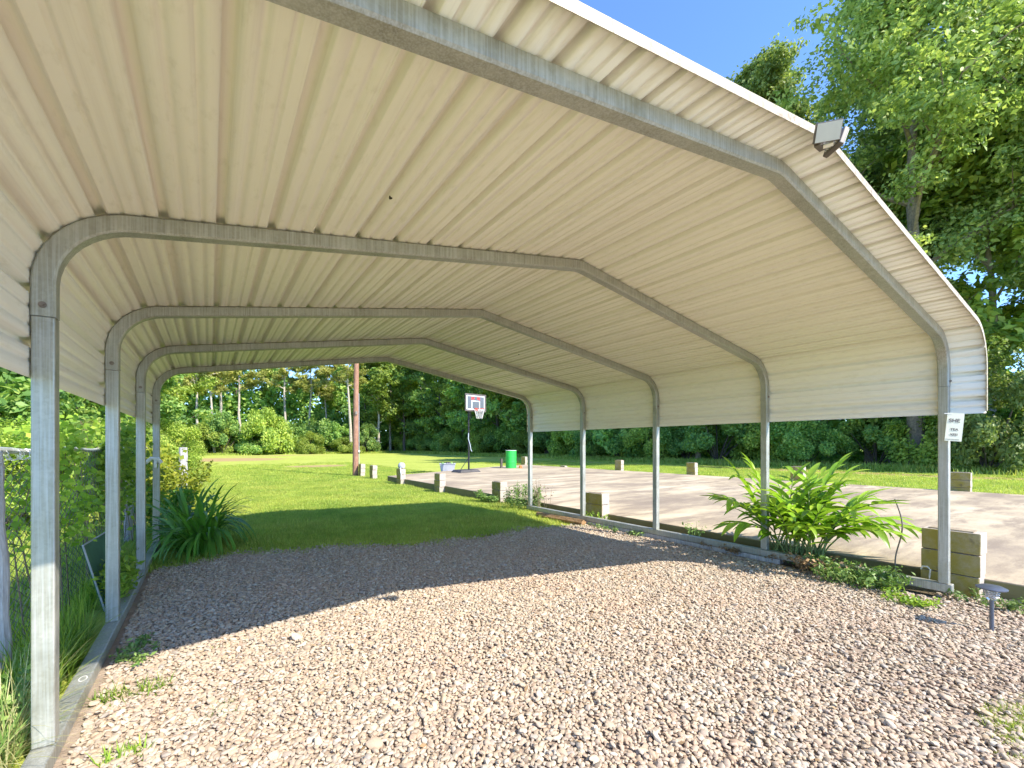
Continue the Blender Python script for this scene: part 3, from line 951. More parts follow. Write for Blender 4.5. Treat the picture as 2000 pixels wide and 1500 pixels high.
# rebar and wire hook
pts = [(5.62 + .02 * math.sin(t * 5), 1.41 + .035 * math.sin(t * 6.0 + .6) + .02 * t, .0 + t * .77) for t in np.linspace(0, 1, 26)]
o = MB().tube(pts, .0065, 8).obj('bent_rebar', M['wire'], smooth=True); tag(o, 'wavy bent steel rod standing upright at the slab edge right of the ginger plant', 'rebar')
hk = [(5.50, 1.17, .02), (5.50, 1.165, .10), (5.50, 1.16, .15), (5.50, 1.18, .175), (5.50, 1.215, .17), (5.50, 1.225, .14)]
o = MB().tube(hk, .006, 8).obj('wire_hook', M['silver_wire'], smooth=True); tag(o, 'small hooked wire in front of the mossy blocks at the front right leg', 'hook')

# ------------------------------------------------------------ basketball hoop
hp = empty('basketball_hoop', (9.6, 17.35, .10), R(8), 'portable basketball hoop with black pole on the concrete slab', 'basketball hoop')
base = MB()
base.box((-.10, .10, .06), (1.15, .75, .12), taper=.82)
base.obj('base_tank', M['dark_plastic'], hp, bevel=.02)
MB().tube([(-.36, .12, .14), (-.02, .06, .60)], .016, 8).obj('strut', M['black_metal'], hp)
MB().tube([(.0, .02, .08), (.0, .04, 3.0)], .04, 12).obj('pole', M['black_metal'], hp, smooth=True)
MB().tube([(.0, .04, 2.72), (.06, -.34, 3.06)], .022, 8).tube([(.0, .04, 2.98), (.06, -.34, 3.22)], .022, 8).obj('support_arm', M['black_metal'], hp)
MB().tube([(-.03, .0, 1.75), (-.06, -.02, 1.5), (.02, -.04, 1.25), (.06, -.06, 1.0), (.10, -.08, .93)], .016, 8).obj('height_handle', M['bright_metal'], hp, smooth=True)
bb = empty('backboard', (.07, -.38, 3.09)); bb.parent = hp
bpy.data.objects.remove(bb)
bw, bh = 1.10, .72
bo = MB().box((.07, -.38, 3.09), (bw, .025, bh)).obj('backboard', M['board_glass'], hp)
def bbox_(x, z, w__, h__, mat, nm): MB().box((.07 + x, -.3945, 3.09 + z), (w__, .004, h__)).obj(nm, mat, bo)
for sgn in (-1, 1):
    bbox_(sgn * (bw / 2 - .065), 0, .036, bh - .10, M['white_metal'], 'painted_border')
    bbox_(0, sgn * (bh / 2 - .068), bw - .168, .036, M['white_metal'], 'painted_border')
    MB().box((.07 + sgn * (bw / 2 + .0), -.385, 3.09), (.05, .045, bh + .05)).obj('edge_frame', M['lamp_body'], bo)
    MB().box((.07, -.385, 3.09 + sgn * (bh / 2 + .0)), (bw - .052, .045, .05)).obj('edge_frame', M['lamp_body'], bo)
    bbox_(sgn * .215, -.09, .04, .36, M['white_metal'], 'target_square')
    bbox_(sgn * .215, .185, .04, .17, M['board_red'], 'red_panel')
bbox_(0, .07, .388, .035, M['white_metal'], 'target_square')
bbox_(-.13, .20, .10, .12, M['board_red'], 'red_panel'); bbox_(.13, .20, .10, .12, M['board_red'], 'red_panel')
rc = Vector((.07, -.66, 2.80))
MB().tube([rc + Vector((.225 * math.cos(2 * PI * q / 24), .225 * math.sin(2 * PI * q / 24), 0)) for q in range(25)], .011, 6).obj('rim', M['rim'], hp, smooth=True)
MB().box((.07, -.42, 2.80), (.15, .06, .10)).obj('rim_bracket', M['rim'], hp)
nt_ = MB()
for q in range(12):
    for d in (-1, 1):
        ps = []
        for k_ in range(7):
            t = k_ / 6; rr = .225 - .10 * t; a_ = 2 * PI * (q + d * 1.5 * t) / 12
            ps.append(rc + Vector((rr * math.cos(a_), rr * math.sin(a_), -.42 * t)))
        nt_.tube(ps, .006, 4, cap=False)
nt_.obj('net', M['net'], hp)

# green drum
dr = empty('steel_drum', (13.25, 19.35, .10), 0, 'bright green steel drum standing on the far end of the slab', 'drum')
profd = [(0, 0), (.285, 0), (.292, .012), (.285, .02)]
for k_ in range(1, 30):
    z_ = .02 + k_ * .03
    rr = .285 + (.009 if abs(z_ - .31) < .02 or abs(z_ - .60) < .02 else 0)
    profd.append((rr, z_))
profd += [(.285, .91), (.293, .918), (.293, .93), (.282, .93), (.278, .70), (0, .70)]
MB().lathe((0, 0, 0), profd, 32).obj('drum_body', M['green_paint'], dr, smooth=True)
MB().tube([(.288 * math.cos(2 * PI * q / 32), .288 * math.sin(2 * PI * q / 32), .932) for q in range(33)], .011, 6).obj('rolled_rim', M['white_metal'], dr)
o = MB().box((13.62, 19.0, .17), (.16, .12, .13), taper=.7).obj('orange_bucket', M['orange'], bevel=.01); tag(o, 'tiny orange object on the slab at the foot of the green drum', 'bucket')
o = MB().box((12.8, 19.6, .30), (.10, .10, .58)).obj('short_post', M['bark_dark']); tag(o, 'short dark post standing left of the green drum', 'post')

# grey tub with clutter
tb = empty('grey_tub', (9.35, 19.0, float(gz(9.3, 19.0)) + .05), R(-28), 'grey rectangular plastic tub full of dark clutter by the hoop', 'tub')
mb = MB(); r0, r1 = (.30, .20), (.37, .26)
mb.add([(-r0[0], -r0[1], 0), (r0[0], -r0[1], 0), (r0[0], r0[1], 0), (-r0[0], r0[1], 0),
        (-r1[0], -r1[1], .40), (r1[0], -r1[1], .40), (r1[0], r1[1], .40), (-r1[0], r1[1], .40),
        (-r1[0] + .02, -r1[1] + .02, .40), (r1[0] - .02, -r1[1] + .02, .40), (r1[0] - .02, r1[1] - .02, .40), (-r1[0] + .02, r1[1] - .02, .40),
        (-r1[0] + .04, -r1[1] + .04, .30), (r1[0] - .04, -r1[1] + .04, .30), (r1[0] - .04, r1[1] - .04, .30), (-r1[0] + .04, r1[1] - .04, .30)],
       [(3, 2, 1, 0)] + [(k_, (k_ + 1) % 4, 4 + (k_ + 1) % 4, 4 + k_) for k_ in range(4)] + [(4 + k_, 4 + (k_ + 1) % 4, 8 + (k_ + 1) % 4, 8 + k_) for k_ in range(4)]
       + [(8 + k_, 8 + (k_ + 1) % 4, 12 + (k_ + 1) % 4, 12 + k_) for k_ in range(4)] + [(12, 13, 14, 15)])
mb.obj('tub_body', M['grey_plastic'], tb)
MB().box((0, -r1[1] - .006, .385), (r1[0] * 2 + .03, .02, .03)).box((0, r1[1] + .006, .385), (r1[0] * 2 + .03, .02, .03)).box((-r1[0] - .006, 0, .385), (.02, r1[1] * 2, .03)).box((r1[0] + .006, 0, .385), (.02, r1[1] * 2, .03)).obj('tub_rim', M['grey_plastic'], tb)
rr = random.Random(5)
for q in range(7):
    MB().lathe((rr.uniform(-.25, .25), rr.uniform(-.13, .13), .32), [(0, 0), (.05, .0), (.07, .06), (.04, .13), (0, .15)], 8).obj('clutter', M['leaf_dark'] if q % 2 else M['dark_plastic'], tb)

# ------------------------------------------------------------ utility pole and its lines
up = empty('utility_pole', (5.52, 20.7, float(gz(5.5, 20.7))), 0, 'reddish brown wooden utility pole at the left end of the slab', 'utility pole')
MB().tube([(0, 0, -.3), (.02, 0, 3), (.05, 0, 6), (.08, 0, 9.2)], [.13, .12, .11, .095], 14).obj('pole', M['pole_wood'], up, smooth=True)
MB().tube([(.15, -.06, .2), (.14, -.06, 3.8)], .013, 6).obj('conduit', M['grey_plastic'], up)
MB().box((.0, -.15, 2.9), (.09, .06, .14)).obj('bracket', M['wire'], up)
MB().box((.13, -.12, 1.15), (.07, .05, .09)).obj('outlet_box', M['lamp_white'], up)
def line(p0, p1, sag, r_, lab, cat='power line'):
    p0, p1 = Vector(p0), Vector(p1); ps = []
    for q in range(31):
        t = q / 30; v = p0.lerp(p1, t); v.z -= sag * 4 * t * (1 - t); ps.append(v)
    o_ = MB().tube(ps, r_, 5).obj('power_line', M['black_metal'], smooth=True); tag(o_, lab, cat)
line((5.6, 20.7, 8.6), (30, 66, 10.6), 1.1, .018, 'thin power line running from the utility pole to the right hand woods')
line((5.6, 20.7, 8.9), (-34, 70, 12.2), 1.6, .02, 'thin power line running from the utility pole to the left across the sky gap')

# ------------------------------------------------------------ fence on the left
FX = -0.93
def chain_link(y0, y1, h, x, pitch=.062):
    V_ = []; F_ = []
    r = .0021
    n_ = int((y1 - y0) / pitch); m_ = int(h / (pitch / 2))
    rr = np.random.RandomState(3)
    for k_ in range(n_):
        for ph in (0,):
            yy = y0 + k_ * pitch
            pts_ = []
            for j_ in range(m_ + 1):
                s_ = 1 if (j_ + k_) % 2 else -1
                pts_.append((x + (.003 if (j_ % 2) else -.003) + .012 * math.sin(yy * 1.1 + j_ * .08), yy + s_ * pitch * .5 + rr.uniform(-.003, .003), j_ * pitch / 2 + .02 + .02 * math.sin(yy * 1.3)))
            for j_ in range(m_):
                p_, q_ = Vector(pts_[j_]), Vector(pts_[j_ + 1])
                d = (q_ - p_).normalized(); a_ = Vector((1, 0, 0)); b_ = d.cross(a_)
                b0 = len(V_)
                for c_ in (p_, q_):
                    for t in range(3):
                        an = 2 * PI * t / 3
                        V_.append(c_ + (a_ * math.cos(an) + b_ * math.sin(an)) * r)
                for t in range(3): F_.append((b0 + t, b0 + (t + 1) % 3, b0 + 3 + (t + 1) % 3, b0 + 3 + t))
    return mesh_np('chain_link_mesh', np.array([tuple(v) for v in V_]), np.array(F_), M['fence_wire'])
fence = empty('chain_link_fence', (0, 0, 0), 0, 'old rusty chain link fence with leaning grey posts left of the carport', 'fence')
mobj('chain_link_mesh', chain_link(1.0, 12.6, 1.22, FX), fence)
def knotty(p0, p1, r0, r1, seed, n_=14):
    rr = random.Random(seed); p0, p1 = Vector(p0), Vector(p1)
    mb = MB(); ps = [p0.lerp(p1, q / n_) + Vector((rr.uniform(-.006, .006), rr.uniform(-.006, .006), 0)) for q in range(n_ + 1)]
    mb.tube(ps, [r0 + (r1 - r0) * q / n_ + rr.uniform(-.004, .004) for q in range(n_ + 1)], 10)
    return mb
knotty((-.90, 3.44, -.1), (-.955, 3.52, 1.27), .040, .034, 2).obj('fence_post', M['grey_wood'], fence, smooth=True)
knotty((-.93, 8.1, -.1), (-.93, 8.12, 1.30), .05, .045, 3).obj('fence_post', M['grey_wood'], fence, smooth=True)
knotty((-.50, 12.7, -.15), (-.50, 12.7, 1.25), .085, .085, 4).obj('fence_post', M['grey_wood'], fence, smooth=True)
mb = MB(); rr = random.Random(9)
mb.tube([(-.955, y_, 1.262 + .012 * math.sin(y_ * 4)) for y_ in np.linspace(2.2, 12.5, 60)], .019, 8)
mb.obj('top_rail', M['silver_wire'], fence, smooth=True)
mb = MB()
for q in range(46):      # loose wire ends twisted round the rail
    y_ = rr.uniform(2.4, 4.4); a0 = rr.uniform(0, 6)
    ps = [(-.955 + .03 * math.cos(a0 + t * 3.5), y_ + .02 * t + rr.uniform(-.01, .01), 1.245 + .035 * math.sin(a0 + t * 3.5)) for t in np.linspace(0, 1.6, 7)]
    mb.tube(ps, .0022, 4)
mb.obj('tie_wire', M['silver_wire'], fence)['kind'] = 'stuff'

# pale metal pole beyond the fence
o = MB().tube([(-2.75, 5.45, -.1), (-2.75, 5.45, 1.68)], .018, 8).tube([(-2.75, 5.45, 1.68), (-2.75, 5.45, 1.78)], .035, 8).obj('metal_pole', M['bright_metal'], smooth=True)
tag(o, 'thin pale metal pole in the yard at the left picture edge', 'pole')

# dark green panel in a pale frame leaning between fence and rail
fr = empty('framed_panel', (0, 0, 0), 0, 'dark green sheet in a thin pale frame leaning behind the second left leg', 'panel')
A_, B_, C_, D_ = Vector((-.67, 4.62, .01)), Vector((-.67, 5.80, .01)), Vector((-.80, 5.95, .47)), Vector((-.77, 4.47, .56))
MB().add([A_, B_, C_, D_, A_ + Vector((-.012, 0, 0)), B_ + Vector((-.012, 0, 0)), C_ + Vector((-.012, 0, 0)), D_ + Vector((-.012, 0, 0))],
         [(0, 1, 2, 3), (7, 6, 5, 4), (0, 4, 5, 1), (1, 5, 6, 2), (2, 6, 7, 3), (3, 7, 4, 0)]).obj('sheet', M['tarp_green'], fr)
for p_, q_ in ((A_, B_), (B_, C_), (C_, D_), (D_, A_)):
    MB().tube([p_, q_], .006, 8).obj('frame_tube', M['grey_plastic'], fr)

# small fitting tied on the rear left leg
o = MB().tube([(-.50, 7.10, 1.08), (-.535, 7.09, 1.13), (-.60, 7.09, 1.14), (-.66, 7.12, 1.08)], .022, 8).tube([(-.56, 7.10, 1.13), (-.56, 7.10, 1.02)], .018, 8).obj('hose_fitting', M['lamp_white'], smooth=True)
tag(o, 'small white bent fitting hung on the rear left leg among the vines', 'fitting')

# shed far left behind the vines
sh = empty('shed', (-7.2, 14.6, 0), R(10), 'small pinkish board shed with dark roof edge beyond the fence', 'shed')
for q in range(14):
    MB().box((-1.3 + q * .2, 0, .9), (.19, .03, 1.8)).obj('plank', M['shed_wood'], sh)
    MB().box((1.42, .12 + q * .2, .9), (.03, .19, 1.8)).obj('plank', M['shed_wood'], sh)
MB().box((0, 1.4, 1.88), (3.2, 3.2, .09), Euler((R(4), 0, 0)).to_matrix()).obj('roof', M['roof_brown'], sh)

# ------------------------------------------------------------ vegetation generators
def leaf_quads(P, N_, L, W_, rs, fold=0.0):
    """P centres, N_ normals; returns rhombus leaves"""
    n = len(P)
    a_ = rs.normal(size=(n, 3)); u_ = np.cross(N_, a_); u_ /= np.linalg.norm(u_, axis=1)[:, None] + 1e-9
    v_ = np.cross(N_, u_)
    L = np.asarray(L)[:, None] if np.ndim(L) else L
    W_ = np.asarray(W_)[:, None] if np.ndim(W_) else W_
    q0 = P - u_ * L * .5; q1 = P + v_ * W_ * .5 - u_ * L * .08; q2 = P + u_ * L * .5; q3 = P - v_ * W_ * .5 - u_ * L * .08
    if fold: q1 = q1 + N_ * W_ * fold; q3 = q3 + N_ * W_ * fold
    V_ = np.stack([q0, q1, q2, q3], 1).reshape(-1, 3)
    F_ = np.arange(4 * n).reshape(n, 4)
    return V_, F_
def unit(a_): return a_ / (np.linalg.norm(a_, axis=-1, keepdims=True) + 1e-9)

def tree_meshes(seed, H, Rr, nleaf, lsize, leafmat, barkmat, kind='broad', trunk_r=.25, first=.25, nlimb=14, density=1.0):
    rs = np.random.RandomState(seed); rd = random.Random(seed)
    mb = MB()
    # trunk
    tp = []; x_, y_ = 0., 0.
    nt2 = 9
    for k_ in range(nt2 + 1):
        t = k_ / nt2
        tp.append(Vector((x_, y_, -.3 + (H * .93 + .3) * t)))
        x_ += rd.uniform(-1, 1) * H * .010; y_ += rd.uniform(-1, 1) * H * .010
    mb.tube(tp, [trunk_r * (1 - .88 * (k_ / nt2) ** .9) for k_ in range(nt2 + 1)], 9)
    def tpos(z_):
        t = (z_ + .3) / (H * .93 + .3) * nt2; k_ = int(min(max(t, 0), nt2 - 1e-3)); f_ = t - k_
        return tp[k_].lerp(tp[k_ + 1], f_)
    clumps = []
    for q in range(nlimb):
        t = (q + rd.uniform(.0, .8)) / nlimb
        zf = first + (1 - first) * t * .96
        z_ = H * zf * .93
        if kind == 'broad': prof_ = math.sin(PI * min(1, .22 + .80 * t)) ** .7
        elif kind == 'pine': prof_ = (.95 - .65 * t) * rd.uniform(.7, 1.1)
        else: prof_ = (1 - t) ** .6 * .9 + .12
        L_ = Rr * max(.2, prof_) * rd.uniform(.75, 1.15)
        az = q * 2.4 + rd.uniform(-.5, .5)
        el = R(rd.uniform(20, 50)) * (1 if kind == 'broad' else .45) + (t * .5 if kind == 'broad' else 0)
        if kind == 'drape': el = R(rd.uniform(-5, 22))
        p0 = tpos(z_)
        d = Vector((math.cos(az) * math.cos(el), math.sin(az) * math.cos(el), math.sin(el)))
        ps = [p0]; cur = p0.copy(); dd = d.copy(); ns = 5
        for k_ in range(ns):
            dd = (dd + Vector((rd.uniform(-.2, .2), rd.uniform(-.2, .2), rd.uniform(-.12, .16)))).normalized()
            cur = cur + dd * L_ / ns; ps.append(cur.copy())
        r0 = trunk_r * .42 * (1 - .6 * t)
        mb.tube(ps, [max(.012, r0 * (1 - .85 * k_ / ns)) for k_ in range(ns + 1)], 5, cap=False)
        for k_ in range(2, ns + 1):
            cr = Rr * rd.uniform(.13, .24) * (1.15 if kind == 'broad' else .85)
            clumps.append((ps[k_], cr))
            for m_ in range(2):
                a2 = rd.uniform(0, 6.28); sl_ = L_ * rd.uniform(.18, .42)
                e2 = rd.uniform(-.3, .8)
                dv = (Vector((math.cos(a2) * math.cos(e2), math.sin(a2) * math.cos(e2), math.sin(e2))) + dd * .6).normalized()
                tip = ps[k_] + dv * sl_
                mb.tube([ps[k_], ps[k_].lerp(tip, .5) + Vector((0, 0, sl_ * .06)), tip], [max(.01, r0 * .3), max(.008, r0 * .2), .006], 4, cap=False)
                clumps.append((tip, Rr * rd.uniform(.10, .20)))
    clumps.append((tp[-1], Rr * .22)); clumps.append((tp[-2], Rr * .25))
    cc = np.array([tuple(c_[0]) for c_ in clumps]); cr = np.array([c_[1] for c_ in clumps])
    wgt = cr ** 2; wgt /= wgt.sum()
    # fine clumpiness: each clump has several twig clusters
    ncl = len(cc); sub = 9
    dirs = unit(rs.normal(size=(ncl, sub, 3))); rad = rs.uniform(.35, 1.0, (ncl, sub, 1))
    subc = cc[:, None, :] + dirs * rad * cr[:, None, None] * np.array([1, 1, .72])
    pick = rs.choice(ncl, nleaf, p=wgt); sp = rs.randint(0, sub, nleaf)
    ctr = subc[pick, sp]
    off = rs.normal(size=(nleaf, 3)) * (cr[pick] * .21)[:, None] * np.array([1, 1, .75])
    P_ = ctr + off
    outw = unit(P_ - cc[pick])
    Nn = unit(outw * .55 + np.array([0, 0, .55]) + rs.normal(size=(nleaf, 3)) * .55)
    Ls = lsize * rs.uniform(.6, 1.3, nleaf)
    asp = .55 if kind != 'pine' else .22
    V_, F_ = leaf_quads(P_, Nn, Ls, Ls * asp, rs, .12)
    return mesh_np('crown', V_, F_, leafmat), mb.mesh('trunk', barkmat, smooth=True)

def place_tree(name, meshes, x, y, sc=1.0, rz=0.0, label=None, group=None, cat='tree', z=None, szm=1.0):
    e = empty(name, (x, y, float(gz(x, y)) if z is None else z), rz, label, cat, group)
    e.scale = (sc, sc, sc * szm)
    mobj('trunk', meshes[1], e); mobj('crown', meshes[0], e)
    return e

# hero broadleaf trees at the upper right
T_hero = [tree_meshes(11, 30, 8.2, 95000, .27, M['leaf_hero'], M['bark'], 'broad', .42, .30, 20),
          tree_meshes(12, 28.5, 6.0, 70000, .26, M['leaf_hero'], M['bark'], 'broad', .34, .26, 18)]
T_mid = [tree_meshes(21, 18, 5.0, 17000, .42, M['leaf_mid'], M['bark_pale'], 'broad', .24, .18, 14),
         tree_meshes(22, 20, 4.6, 17000, .42, M['leaf_dark'], M['bark_dark'], 'broad', .24, .14, 15),
         tree_meshes(23, 16, 5.2, 15000, .42, M['leaf_dark'], M['bark'], 'drape', .22, .10, 15)]
T_pine = [tree_meshes(31, 22, 3.9, 13000, .50, M['leaf_pine'], M['bark_pale'], 'pine', .26, .52, 15),
          tree_meshes(32, 24, 3.6, 13000, .50, M['leaf_pine'], M['bark_pale'], 'pine', .24, .42, 17)]
def bush_mesh(seed, Rr, H, nleaf, lsize, leafmat, asp=.5, squash=1.0):
    rs = np.random.RandomState(seed)
    nc = 26
    th = rs.uniform(0, 6.28, nc); rr_ = Rr * np.sqrt(rs.rand(nc)) * .8
    zz = H * rs.uniform(.12, .85, nc) * (1 - .45 * (rr_ / Rr) ** 2)
    cc = np.stack([rr_ * np.cos(th), rr_ * np.sin(th), zz], 1); cr = rs.uniform(.18, .34, nc) * min(Rr, H)
    pick = rs.randint(0, nc, nleaf)
    d = unit(rs.normal(size=(nleaf, 3))) * (rs.rand(nleaf, 1) ** .4) * cr[pick][:, None]
    P_ = cc[pick] + d; P_[:, 2] = np.abs(P_[:, 2])
    Nn = unit(unit(P_ - np.array([0, 0, H * .3])) * .6 + np.array([0, 0, .4]) + rs.normal(size=(nleaf, 3)) * .5)
    Ls = lsize * rs.uniform(.6, 1.3, nleaf)
    V_, F_ = leaf_quads(P_, Nn, Ls, Ls * asp, rs, .12)
    mb = MB()
    for q in range(12):
        mb.tube([(0, 0, -.05), tuple(cc[q] * .5 + np.array([0, 0, .0])), tuple(cc[q])], [.03 * H / 3, .02 * H / 3, .01 * H / 3], 5, cap=False)
    return mesh_np('foliage', V_, F_, leafmat), mb.mesh('stem', M['bark_dark'])
def place_bush(name, meshes, x, y, sc, rz, label, group=None, cat='shrub', z=None, zs=1.0):
    e = empty(name, (x, y, float(gz(x, y)) if z is None else z), rz, label, cat, group)
    e.scale = (sc, sc, sc * zs)
    mobj('stem', meshes[1], e); mobj('foliage', meshes[0], e)
    return e
B_dark = [bush_mesh(41, 2.6, 4.2, 15000, .22, M['leaf_dark']), bush_mesh(42, 2.8, 3.6, 15000, .22, M['leaf_mid']), bush_mesh(43, 2.4, 5.2, 15000, .22, M['leaf_dark'])]
B_near = [bush_mesh(45, 2.6, 4.2, 26000, .13, M['leaf_mid']), bush_mesh(46, 2.4, 4.4, 24000, .13, M['leaf_hero'])]
B_yel = bush_mesh(44, 2.2, 4.6, 16000, .17, M['leaf_hero'])

LM = [(-400, 'the left picture edge'), (97, 'the front left leg'), (219, 'the second left leg'), (300, 'the rear left leg'), (430, 'the pale pine pair'), (560, 'the bushy pine'), (700, 'the utility pole'), (917, 'the hoop'), (998, 'the green drum'), (1031, 'the rear right leg'),
      (1135, 'the fourth right leg'), (1281, 'the middle right leg'), (1497, 'the second right leg'), (1855, 'the front right leg'), (2600, 'the right picture edge')]
ORD = ['first', 'second', 'third', 'fourth', 'fifth', 'sixth', 'seventh', 'eighth', 'ninth', 'tenth', 'eleventh', 'twelfth', 'thirteenth', 'fourteenth']
def px_of(x, y):
    d = x * math.sin(YAW) + y * math.cos(YAW); return 1000 + 859 * (x * math.cos(YAW) - y * math.sin(YAW)) / d
def relabel(group, what):
    obs = sorted([o_ for o_ in C.objects if o_.get('group') == group], key=lambda o_: px_of(o_.location.x, o_.location.y))
    cnt = {}
    for o_ in obs:
        p_ = px_of(o_.location.x, o_.location.y)
        k0 = max([q for q in range(len(LM) - 1) if LM[q][0] <= p_] or [0])
        cnt[k0] = cnt.get(k0, 0) + 1
        o_['label'] = '%s %s from left, %s to %s' % (ORD[cnt[k0] - 1], what, LM[k0][1], LM[k0 + 1][1].replace('the ', '', 1))

# right-hand wood edge: hero trees
place_tree('broadleaf_tree', T_hero[0], 31.5, 7.2, 1.0, .4, 'huge forked broadleaf tree filling the upper right corner above the roof edge')
place_tree('broadleaf_tree', T_hero[1], 36.0, 18.3, 1.12, 2.0, 'tall narrow topped tree whose peak stands against the blue sky left of the floodlight', szm=1.07)
place_tree('broadleaf_tree', T_hero[0], 36.5, 1.2, .95, 2.9, 'big overhanging broadleaf tree at the far right edge of the picture')
place_tree('broadleaf_tree', T_hero[1], 38.0, 9.8, 1.05, 4.0, 'dim tree with a thin dark trunk seen through the gap at the right edge')
for x_, y_, v_, s_, lb in ((35.5, 5.0, 0, 1.15, 'middle height tree filling the gap below the forked tree at right'), (34.5, 10.2, 2, 1.2, 'leafy tree beside the forked tree, seen over the roof corner'), (37.5, 13.6, 0, 1.25, 'light green tree behind the forked tree near the floodlight'),
                      (38, -1.5, 1, 1.3, 'dark tree low in the right picture corner')):
    place_tree('broadleaf_tree', T_mid[v_], x_, y_, s_, x_, lb)
place_tree('broadleaf_tree', T_hero[1], 41.5, 2.5, 1.0, 1.0, 'shaded tree behind the overhanging tree at the right edge')
e = place_bush('broadleaf_tree', B_yel, 29.6, 4.3, 1.0, 0, 'sunlit yellow green young tree just outside the roof corner at right', cat='tree', zs=1.5)
rd = random.Random(4)
GW = 'broadleaf trees along the right hand wood edge'
LW = 'leafy tree in the dense wood edge beyond the concrete slab'
k_ = 0
yy = 20.5
while yy < 92:
    xx = 32.5 + rd.uniform(-1.2, 1.8)
    place_tree('broadleaf_tree', T_mid[k_ % 3], xx, yy, rd.uniform(.95, 1.25), rd.uniform(0, 6.28), LW, GW)
    if k_ % 2 == 0:
        place_tree('broadleaf_tree', T_mid[(k_ + 1) % 3], xx + 6, yy + 2, rd.uniform(1.1, 1.35), rd.uniform(0, 6.28), LW, GW)
    yy += rd.uniform(4.2, 5.6); k_ += 1
GS_ = 'shrubs under the right hand wood edge'
yy = -6.0; k_ = 0
while yy < 88:
    xx = 31.0 + rd.uniform(-.8, 1.0) + (1.5 if yy < 12 else 0)
    place_bush('shrub', B_dark[k_ % 3], xx, yy, rd.uniform(.85, 1.2), rd.uniform(0, 6.28), 'dark leafy shrub in the hedge like understory at the right wood edge', GS_)
    yy += rd.uniform(2.6, 3.6); k_ += 1
# back wood: broadleaf and pine
GB = 'trees of the wood behind the lawn'
LB = 'mixed tree in the sunlit wood behind the far lawn'
xx = -62; k_ = 0
while xx < 32:
    yb = 92 + rd.uniform(-3, 3)
    place_tree('broadleaf_tree', T_mid[[0, 1, 0, 2][k_ % 4]], xx, yb + 3, rd.uniform(.85, 1.1), rd.uniform(0, 6.28), LB, GB)
    xx += rd.uniform(4.2, 6.0); k_ += 1
def at(px_, yd):
    Xc = (px_ - 1000) / 859; c_, s_ = math.cos(YAW), math.sin(YAW)
    a_ = Xc * c_ + s_; b_ = c_ - Xc * s_
    return a_ * yd / b_
pines = [(330, 84, 0, 'pine with pale trunk nearest the rear left leg'), (385, 82, 1, 'slender pine left of the pair of pale trunks'),
         (420, 80, 0, 'leaning pale trunked pine of the pair left of the utility pole'), (432, 84, 1, 'straight pale trunked pine right of the pair'),
         (472, 88, 0, 'pine with a thin crown in the middle of the back wood'), (560, 86, 1, 'bushy yellow green pine at the middle of the back wood'),
         (600, 83, 0, 'dark trunked pine right of the bushy one'), (640, 88, 1, 'tall pine a little left of the utility pole'),
         (688, 74, 0, 'pine with pale trunk just left of the utility pole')]
for px_, yd, v, lb in pines:
    place_tree('pine_tree', T_pine[v], at(px_, yd), yd, rd.uniform(.85, 1.08), rd.uniform(0, 6.28), lb, 'pines of the back wood')
for q, px_ in enumerate(range(310, 720, 24)):
    yd = 80 + rd.uniform(-7, 5)
    place_bush('shrub', [B_dark[1], B_dark[0], B_dark[2]][q % 3], at(px_ + rd.uniform(-12, 12), yd), yd, rd.uniform(.5, 1.6), rd.uniform(0, 6), 'leafy bush at the foot of the back wood', 'bushes at the foot of the back wood', zs=rd.uniform(.6, 1.5))
for px_, yd, sc in ((715, 80, 1.0), (738, 77, 1.1), (762, 82, 1.05), (790, 76, 1.1), (700, 90, 1.15)):
    place_tree('broadleaf_tree', T_mid[px_ % 3], at(px_, yd), yd, sc, px_, LB, GB)
# left side trees beyond the yard
for q, (px_, yd, v, sc, lb) in enumerate([(-120, 15, 1, .62, 'dark tree at the left picture edge beyond the fence'), (20, 21, 1, .62, 'dark green tree behind the pale metal pole'),
                                     (95, 26, 0, .66, 'tree hidden partly by the front left leg'), (150, 26, 1, .60, 'shady tree above the small shed'),
                                     (205, 38, 0, .75, 'leafy tree between the second and third left legs'), (262, 52, 2, .9, 'far tree behind the third left leg'),
                                     (250, 30, 1, .48, 'low dark tree behind the vines'), (305, 60, 0, .85, 'tree by the rear left leg')]):
    place_tree('broadleaf_tree', T_mid[v], at(px_, yd), yd, sc, q * 1.3, lb, None)
for q, (px_, yd, sc, m_) in enumerate([(10, 10.5, .45, 0), (60, 12, .5, 1), (140, 13.5, .42, 3), (185, 15, .5, 3), (235, 17, .52, 1), (280, 20, .55, 3), (315, 30, .8, 0)]):
    place_bush('shrub', B_near[1] if m_ == 3 else B_near[0], at(px_, yd), yd, sc, q, ['dark shrub behind the metal pole', 'green shrub behind the front left leg', 'yellow green shrub in front of the shed',
               'bright shrub right of the shed', 'green shrub behind the second left leg', 'light green shrub behind the rear left leg', 'dark round shrub left of the lawn'][q])
